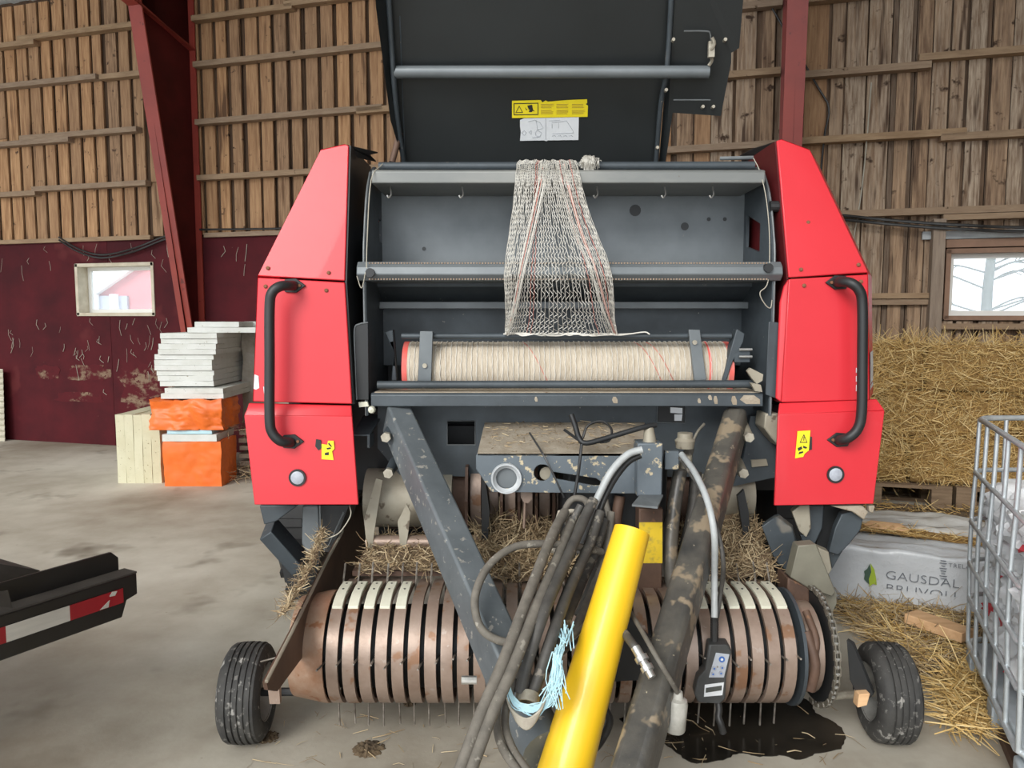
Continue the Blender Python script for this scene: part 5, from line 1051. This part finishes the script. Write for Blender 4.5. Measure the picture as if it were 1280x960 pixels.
for t in (.72, 1.95):
    o_ = part('trailer_wheel', 'tyre_black', TR, lambda b: b.lathe([(-.09, .16), (-.09, .27), (-.06, .30), (.06, .30), (.09, .27), (.09, .16), (-.09, .16)], TQ(t, .30, -1.9), TD, 28), smooth=40)
    part('rim', 'rim_grey', o_, lambda b: b.lathe([(-.04, .001), (-.04, .16), (.04, .16), (.04, .001)], TQ(t, .30, -1.9), TD, 20), smooth=40)
part('axle', 'bumper_black', TR, lambda b: [b.tube([TQ(.72, .30, -1.9), TQ(1.95, .30, -1.9)], .04, 10)] + [b.beam(TQ(t, .3, -1.9), TQ(t, zt_ - .1, -1.9), .05, .2, TN) for t in (.85, 1.75)])

# =================================================================== RIGHT BACKGROUND: straw, pallets, timber packs
def straw_faces(n, s0, s1, h0, h1, o0, o1):
    k = rng.uniform(size=n); S = rng.uniform(s0, s1, n); Hh = rng.uniform(h0, h1, n); O = rng.uniform(o0, o1, n)
    front = k < .66; top = (k >= .66) & (k < .86); end = k >= .86
    O = np.where(front, o1 + rng.uniform(-.02, .02, n), O); Hh = np.where(top, h1 + rng.uniform(-.02, .012, n), Hh); S = np.where(end, np.where(rng.uniform(size=n) < .5, s0, s1), S)
    Wn, Wu = np.array(WN), np.array(WU); P0 = np.array(W0) + S[:, None] * Wu + O[:, None] * Wn + Hh[:, None] * np.array((0, 0, 1))
    a = rng.normal(0, .9, n); D = np.cos(a)[:, None] * Wu * rng.choice((-1, 1), n)[:, None] + np.sin(a)[:, None] * np.array((0, 0, 1)) + rng.normal(.08, .25, n)[:, None] * Wn
    return P0, D
def bale(s0, s1, h0, h1, o0, o1, layer, seed, where):
    root = thing('straw_bale', W((s0 + s1) / 2, h0, (o0 + o1) / 2), 'golden straw bale in the %s layer of the stack, %s' % (layer, where), 'straw bale', 'stacked straw bales')
    bm = bmesh.new(); bmesh.ops.create_cube(bm, size=1); bmesh.ops.subdivide_edges(bm, edges=bm.edges[:], cuts=12, use_grid_fill=True)
    for v in bm.verts:
        x, y, zz = v.co; r = noise.noise(Vector((x * 9 + seed, y * 9, zz * 9))) * .018 if zz > -.48 else 0
        p = W((s0 + s1) / 2 + x * (s1 - s0), (h0 + h1) / 2 + zz * (h1 - h0), (o0 + o1) / 2 + y * (o1 - o0)); v.co = p + WN * r + Z * r * .6 - wloc(root)
    me = bpy.data.meshes.new('straw_core'); bm.to_mesh(me); bm.free(); me.materials.append(M['straw_core']); put('straw_core', me, root, wloc(root)); me.shade_smooth()
    P0, D = straw_faces(3000, s0, s1, h0 + .012, h1, o0, o1); strands('straw_blades', STRAW, P0, D, rng.uniform(.05, .19, len(P0)), .0024, root)
hz = .232
WHERE = ('next to the red hood', 'beside the wall post', 'behind the wire cage')
for L_, (lay, sp) in enumerate((('bottom', [(8.80, 9.66), (9.69, 10.75), (10.78, 11.9)]), ('middle', [(8.82, 9.40), (9.43, 10.45), (10.48, 11.6)]), ('top', [(8.80, 9.75), (9.78, 10.8), (10.83, 11.8)]))):
    for k, (a, c) in enumerate(sp): bale(a, c, hz + .385 * L_, hz + .385 * (L_ + 1) - .01 - random.uniform(0, .01), .24, .74 + .03 * ((L_ + k) % 2), lay, L_ * 5 + k, WHERE[k])
def pallet(s0, o0, label):
    root = thing('pallet', W(s0 + .6, 0, o0 + .4), label, 'pallet')
    for k in range(3): wbox('bottom_board', 'pallet_wood', s0, s0 + 1.2, 0, .03, o0 + k * .35, o0 + k * .35 + .1, root)
    for k in range(3):
        for j in range(3): wbox('block', 'pallet_wood', s0 + j * .525, s0 + j * .525 + .15, .03, .16, o0 + k * .35, o0 + k * .35 + .1, root)
    for j in range(3): wbox('stringer', 'pallet_wood', s0 + j * .525, s0 + j * .525 + .15, .16, .188, o0, o0 + .8, root)
    for k in range(5): wbox('deck_board', 'pallet_wood', s0, s0 + 1.2, .188, .216, o0 + k * .175, o0 + k * .175 + .1, root)
pallet(8.79, .03, 'weathered pallet under the straw bales next to the baler'); pallet(10.02, .03, 'weathered pallet under the straw bales behind the wire cage')
mound('straw_litter', 'litter_core', STRAW, lambda u, v: W(8.6 + 2.6 * u, .012 + .05 * math.sin(v * 3.1) * (1 + .5 * math.sin(u * 11)), .76 + .38 * v), 900, (.05, .16), .0024, 'loose straw fallen in front of the pallets', 'straw', up=.25)
# film wrapped timber packs
TU = Vector((math.cos(R(21)), -math.sin(R(21)), 0)); TNm = Vector((-TU.y, TU.x, 0)) * -1; K0 = Vector((1.56, 4.36, 0))
def KP(s, h, d=0): return K0 + TU * s - TNm * d + Z * h         # d = depth behind the front face
def pack(s0, s1, d0, d1, h, label, m, seed, amp, sag=0):
    bm = bmesh.new(); bmesh.ops.create_cube(bm, size=1); bmesh.ops.subdivide_edges(bm, edges=bm.edges[:], cuts=22, use_grid_fill=True)
    c = KP((s0 + s1) / 2, h / 2, (d0 + d1) / 2)
    for v in bm.verts:
        x, y, zz = v.co
        ed = 1 - .06 * max(0, (abs(zz) * 2 - .82) / .18) ** 2
        hh = zz * h; dd = y * (d1 - d0) * (ed if zz > 0 else 1)
        q = noise.noise_vector(Vector((x * 5 + seed, y * 4, zz * 3))) + noise.noise_vector(Vector((x * 14 + seed, y * 9, zz * 7))) * .45
        k = .3 if zz < -.45 else 1
        hh -= sag * max(0, y + .0) * (zz > -.45); fr = .15 if (y < -.4 and abs(x + .0) < .42) else 1
        v.co = TU * (x * (s1 - s0)) - TNm * dd + Z * hh + (TU * q.x + Z * q.z * (k if zz > -.49 else 0) - TNm * q.y * fr) * amp * 1.5 + (Z * (abs(noise.noise(Vector((x * 11 + y * 5 + seed, zz * 4, y * 3)))) - .2) * .03 if zz > .3 else Vector())
    me = bpy.data.meshes.new('timber_pack'); bm.to_mesh(me); bm.free(); me.materials.append(M[m]); me.shade_smooth()
    o = put('timber_pack', me, None, c); return tag(o, label, 'wrapped timber')
pk = pack(.0, 1.75, .0, .40, .305, 'pale grey plastic wrapped timber pack with printed lettering, in front of the straw stack', 'film_wrap', 2, .014)
pack(.10, 1.85, .42, .80, .345, 'dusty grey wrapped timber pack right behind the lettered one', 'film_wrap_dusty', 7, .022)
def onK(x, y, o=.012):
    d = ray(x, y); q = K0 + TNm * o - Vector((0, 0, CAMH)); return Vector((0, 0, CAMH)) + d * (q.dot(TNm) / d.dot(TNm))
def ktext(body, x0, y0, x1, y1, size, cut=None):
    A, Bq = onK(x0, y0), onK(x1, y1); ux = (Bq - A).normalized(); uz = TNm.cross(ux) if TNm.cross(ux).z > 0 else ux.cross(TNm)
    o = text('lettering', body, size, A, ux, uz, 'text_grey', pk, .0008, cut, bold=-.0014 * size / .068)
    w = max(v.co.dot(ux) for v in o.data.vertices); s = (Bq - A).length / w
    for v in o.data.vertices: v.co = v.co + ux * (v.co.dot(ux) * (s - 1))
    return o
ktext('GAUSDAL', 1106, 723, 1199, 735.5, .068); tag(ktext('BRUVOLL', 1106, 739, 1194, 750, .064, .017), kind='stuff'); ktext('TRELA', 1185, 709, 1213, 711.5, .034)
part('leaf_logo', 'leaf_green', pk, lambda b: b.slab([onK(*q) for q in ((1088, 704), (1093, 712), (1095, 722), (1096, 731), (1091, 730), (1087, 733), (1086, 724), (1089, 715))], TNm * .001))
part('leaf_logo', 'leaf_dark', pk, lambda b: b.slab([onK(*q) for q in ((1087, 705), (1089, 715), (1086, 724), (1087, 731), (1083, 727), (1080, 724), (1081, 718), (1080, 714), (1084, 711))], TNm * .001))
part('print_smear', 'text_grey', pk, lambda b: [b.slab([onK(x, y) for x, y in ((1174 + dx, 700 + 3.2 * k), (1184 - dx, 701 + 3.2 * k), (1183 - dx, 702 + 3.2 * k), (1175 + dx, 701 + 3.2 * k))], TNm * .0005) for k, dx in enumerate((1, 0, 2, 0, 1, 2, 0, 1))])
# torn red and white film at the pack's end
mound('torn_film', 'bag_plastic', ('bag_plastic', 'bag_plastic', 'bag_print_red'), lambda u, v: KP(-.10 + .22 * u, .14 + .10 * math.sin(u * 3) - .12 * v + .03 * noise.noise(Vector((u * 7, v * 7, 2))), -.05 - .08 * v), 60, (.03, .08), .006, 'crumpled torn film with red print beside the guard of the baler', 'film')
def board(name, A, Bq, w, t, m, label, cat='plank'):
    b = MB(); b.beam(A, Bq, w, t); o = b.build(name, m, None, bevel=.004); return tag(o, label, cat)
board('plank', F(1138, 770, .085), F(1210, 795, .085), .11, .05, 'fresh_wood', 'short fresh wooden plank lying on the floor straw by the wire cage')
b = MB(); b.slab([KP(.46, .350, .36), KP(.50, .368, .40), KP(.66, .366, .39), KP(.71, .345, .36), KP(.68, .322, .345), KP(.50, .335, .345)], -TNm * .03); tag(b.build('bare_board', 'fresh_wood', None, bevel=.003), 'bare board end showing through a tear between the wrapped packs', 'board')
mound('straw_litter', 'straw_core', STRAW, lambda u, v: KP(.25 + 1.5 * u, .318 + .012 * math.sin(u * 9) + .02 * v, .30 + .10 * v), 420, (.04, .13), .0022, 'straw lying on the ledge between the wrapped timber packs', 'straw', up=.2)
# straw on the floor by the wheel
def litter(u, v):
    A, Bq, C, D_ = F(1035, 752), F(1222, 765), F(1262, 930), F(1090, 800); p = A.lerp(Bq, u).lerp(D_.lerp(C, u), v)
    e = min(u, 1 - u, v, 1 - v) * 5; return Vector((p.x, p.y, .004 + .045 * min(1, e) * (.6 + .6 * noise.noise(Vector((p.x * 5, p.y * 5, 0))))))
mound('straw_litter', 'litter_core', HAY + STRAW, litter, 3600, (.05, .17), .0021, 'trampled straw spread on the floor behind the right gauge wheel', 'straw', up=.18)
def litter2():
    n = 900; q = [F(1180 + 62 * a, 840 + 88 * c) for a, c in rng.beta(1.4, 1.4, (n, 2))]; P0 = np.array(q); P0[:, 2] = rng.uniform(.03, .07, n); D = rng.normal(size=(n, 3)); D[:, 2] *= .12
    tag(strands('loose_straw', STRAW, P0, D, rng.uniform(.06, .2, n), .0024), 'bright loose straw beside the bottom rail of the wire cage', 'straw')
litter2()

# =================================================================== WIRE CAGE with plastic bags
C0 = Vector((2.035, 3.325, 0)); cl = Vector((-.37, -.929, 0)); cb = Vector((.994, .03, 0))
CG = thing('wire_cage', C0 + cl * .5 + cb * .5, 'galvanised wire container cage filled with plastic bags', 'cage')
DEP, WID = 1.0, 1.05
def CQ(a, c, h): return C0 + cl * a * DEP + cb * c * WID + Z * h
for i, (hz_, r) in enumerate(((1.16, .012), (.93, .010), (.715, .010), (.53, .010), (.37, .010), (.16, .013))):
    ox = (0, -.012, -.02, -.018, -.01, 0)[i]
    o = Vector((ox, 0, 0)); cr = .06
    pts = [CQ(cr, 0, hz_) + o, CQ(cr * .3, cr * .3, hz_) + o, CQ(0, cr, hz_) + o, CQ(0, .94, hz_) + o, CQ(.02, .985, hz_) + o, CQ(.06, 1, hz_) + o, CQ(.94, 1, hz_) + o, CQ(.98, .98, hz_) + o, CQ(1, .94, hz_) + o, CQ(1, .06, hz_) + o, CQ(.98, .02, hz_) + o, CQ(.94, 0, hz_) + o]
    part('rail', 'galvanised', CG, lambda b: b.tube(pts, r, 8, closed=True), smooth=60)
def vert(a, c, kink):
    n = Vector((kink, 0, 0)); part('upright', 'galvanised', CG, lambda b: b.tube(catmull([CQ(a, c, .16), CQ(a, c, .37) - n * .4, CQ(a, c, .53) - n, CQ(a, c, .75) - n, CQ(a, c, .93) - n * .4, CQ(a, c, 1.16)], 3), .0088, 8), smooth=60)
for a in (.03, .20, .39, .58, .77, .96): vert(a, 0, .012); vert(a, 1, -.012)
for c in (.12, .30, .48, .66, .84): vert(0, c, 0); vert(1, c, 0)
part('base_tray', 'galv_plastic', CG, lambda b: b.slab([CQ(.02, .02, .12), CQ(.02, .98, .12), CQ(.98, .98, .12), CQ(.98, .02, .12)], (0, 0, .035)), bevel=.01)
for a in (.0, .46, .9):
    for c in (0, .45, .9): part('foot', 'galv_plastic', CG, lambda b: b.slab([CQ(a, c, 0), CQ(a, c + .1, 0), CQ(a + .1, c + .1, 0), CQ(a + .1, c, 0)], (0, 0, .12)), bevel=.008)
for c in (0.02, .92): part('skid', 'rust_dark', CG, lambda b: b.beam(CQ(.12, c + .03, .02), CQ(.88, c + .03, .02), .05, .035))
def bag(c, r, seed, label, m='bag_plastic', sq=(1, 1, .8)):
    bm = bmesh.new(); bmesh.ops.create_icosphere(bm, subdivisions=4, radius=1)
    for v in bm.verts:
        p = v.co.copy(); q = noise.noise(p * 1.8 + Vector((seed, 0, 0))) * .22 + abs(noise.noise(p * 4 + Vector((seed, 3, 0)))) * .22 + noise.noise(p * 9 + Vector((seed, 3, 0))) * .06
        v.co = Vector((p.x * sq[0], p.y * sq[1], p.z * sq[2])) * r * (.9 + q)
    me = bpy.data.meshes.new('plastic_bag'); bm.to_mesh(me); bm.free(); me.materials.append(M[m]); me.shade_smooth(); me.set_sharp_from_angle(angle=R(38))
    if m == 'bag_plastic':
        me.materials.append(M['bag_print_red'])
        for p in me.polygons:
            if noise.noise(p.center * 9 + Vector((seed * 2.3, 0, 0))) > .38: p.material_index = 1
    o = put('plastic_bag', me, None, c); return tag(o, label, 'bag', 'plastic bags in the wire cage' if m == 'bag_plastic' else None)
rr = random.Random(12); sd = 0
for hz_ in (.29, .47, .65, .80):
    for a in (.17, .42, .68, .88):
        for c in (.17, .45, .76):
            if c > .5 and (hz_ < .6 or a > .7): continue
            sd += 1; bag(CQ(a + rr.uniform(-.03, .03), c + rr.uniform(-.02, .04), hz_ + rr.uniform(-.02, .03)), rr.uniform(.135, .16), sd * 1.37, 'crumpled white plastic bag with red print inside the wire cage')
bag(CQ(.28, .42, .985), .14, 33, 'yellow and tan paper sack lying on the plastic bags', 'paper_yellow', (1.2, 1, .55))

# =================================================================== FLOOR: wet stain and dirt
def stain():
    px = [(775, 900), (800, 885), (850, 875), (920, 868), (980, 868), (1012, 878), (1020, 892), (1045, 905), (1056, 920), (1050, 936), (1020, 943), (1000, 950), (975, 945), (950, 946), (925, 942), (905, 950), (870, 955), (850, 945), (830, 930), (800, 920)]
    pts = [F(*q) for q in px]; pts = catmull(pts + [pts[0]], 5)[:-1]; rr = random.Random(1); pts = [p + Vector((rr.uniform(-.004, .004), rr.uniform(-.004, .004), .001)) for p in pts]
    b = MB(); b.slab(pts, (0, 0, .003)); tag(b.build('oil_puddle', 'wet_stain', None), 'dark wet oil puddle on the concrete under the right end of the pickup', 'puddle')
stain()
def floor_straws():
    n = 130; x = rng.uniform(300, 1060, n); y = rng.uniform(888, 958, n); P0 = np.array([F(a, c, .006) for a, c in zip(x, y)]); D = rng.normal(size=(n, 3)); D[:, 2] *= .03
    tag(strands('loose_straw', HAY, P0, D, rng.uniform(.02, .10, n), .0015), 'scattered single straws on the concrete under the baler', 'straw')
floor_straws()
for (x, y, s_, lb) in ((461, 936, .07, 'dark clump of dirt and chaff on the concrete below the left pickup bands'), (335, 922, .05, 'small heap of chaff beside the left gauge wheel'), (512, 880, .03, 'small dark crumb of dirt just under the pickup bands')):
    c = F(x, y); mound('dirt_clump', 'litter_core', ('hay_b', 'rust_dark'), lambda u, v: c + Vector(((u - .5) * 2.4 * s_, (v - .5) * 2.4 * s_, -.006 + .02 * max(0, 1 - ((u - .5) ** 2 + (v - .5) ** 2) * 5) * (.8 + 1.0 * noise.noise(Vector((u * 13 + x, v * 13, 3)))))), 0, (.01, .04), .0016, lb, 'dirt', nu=26, nv=26)
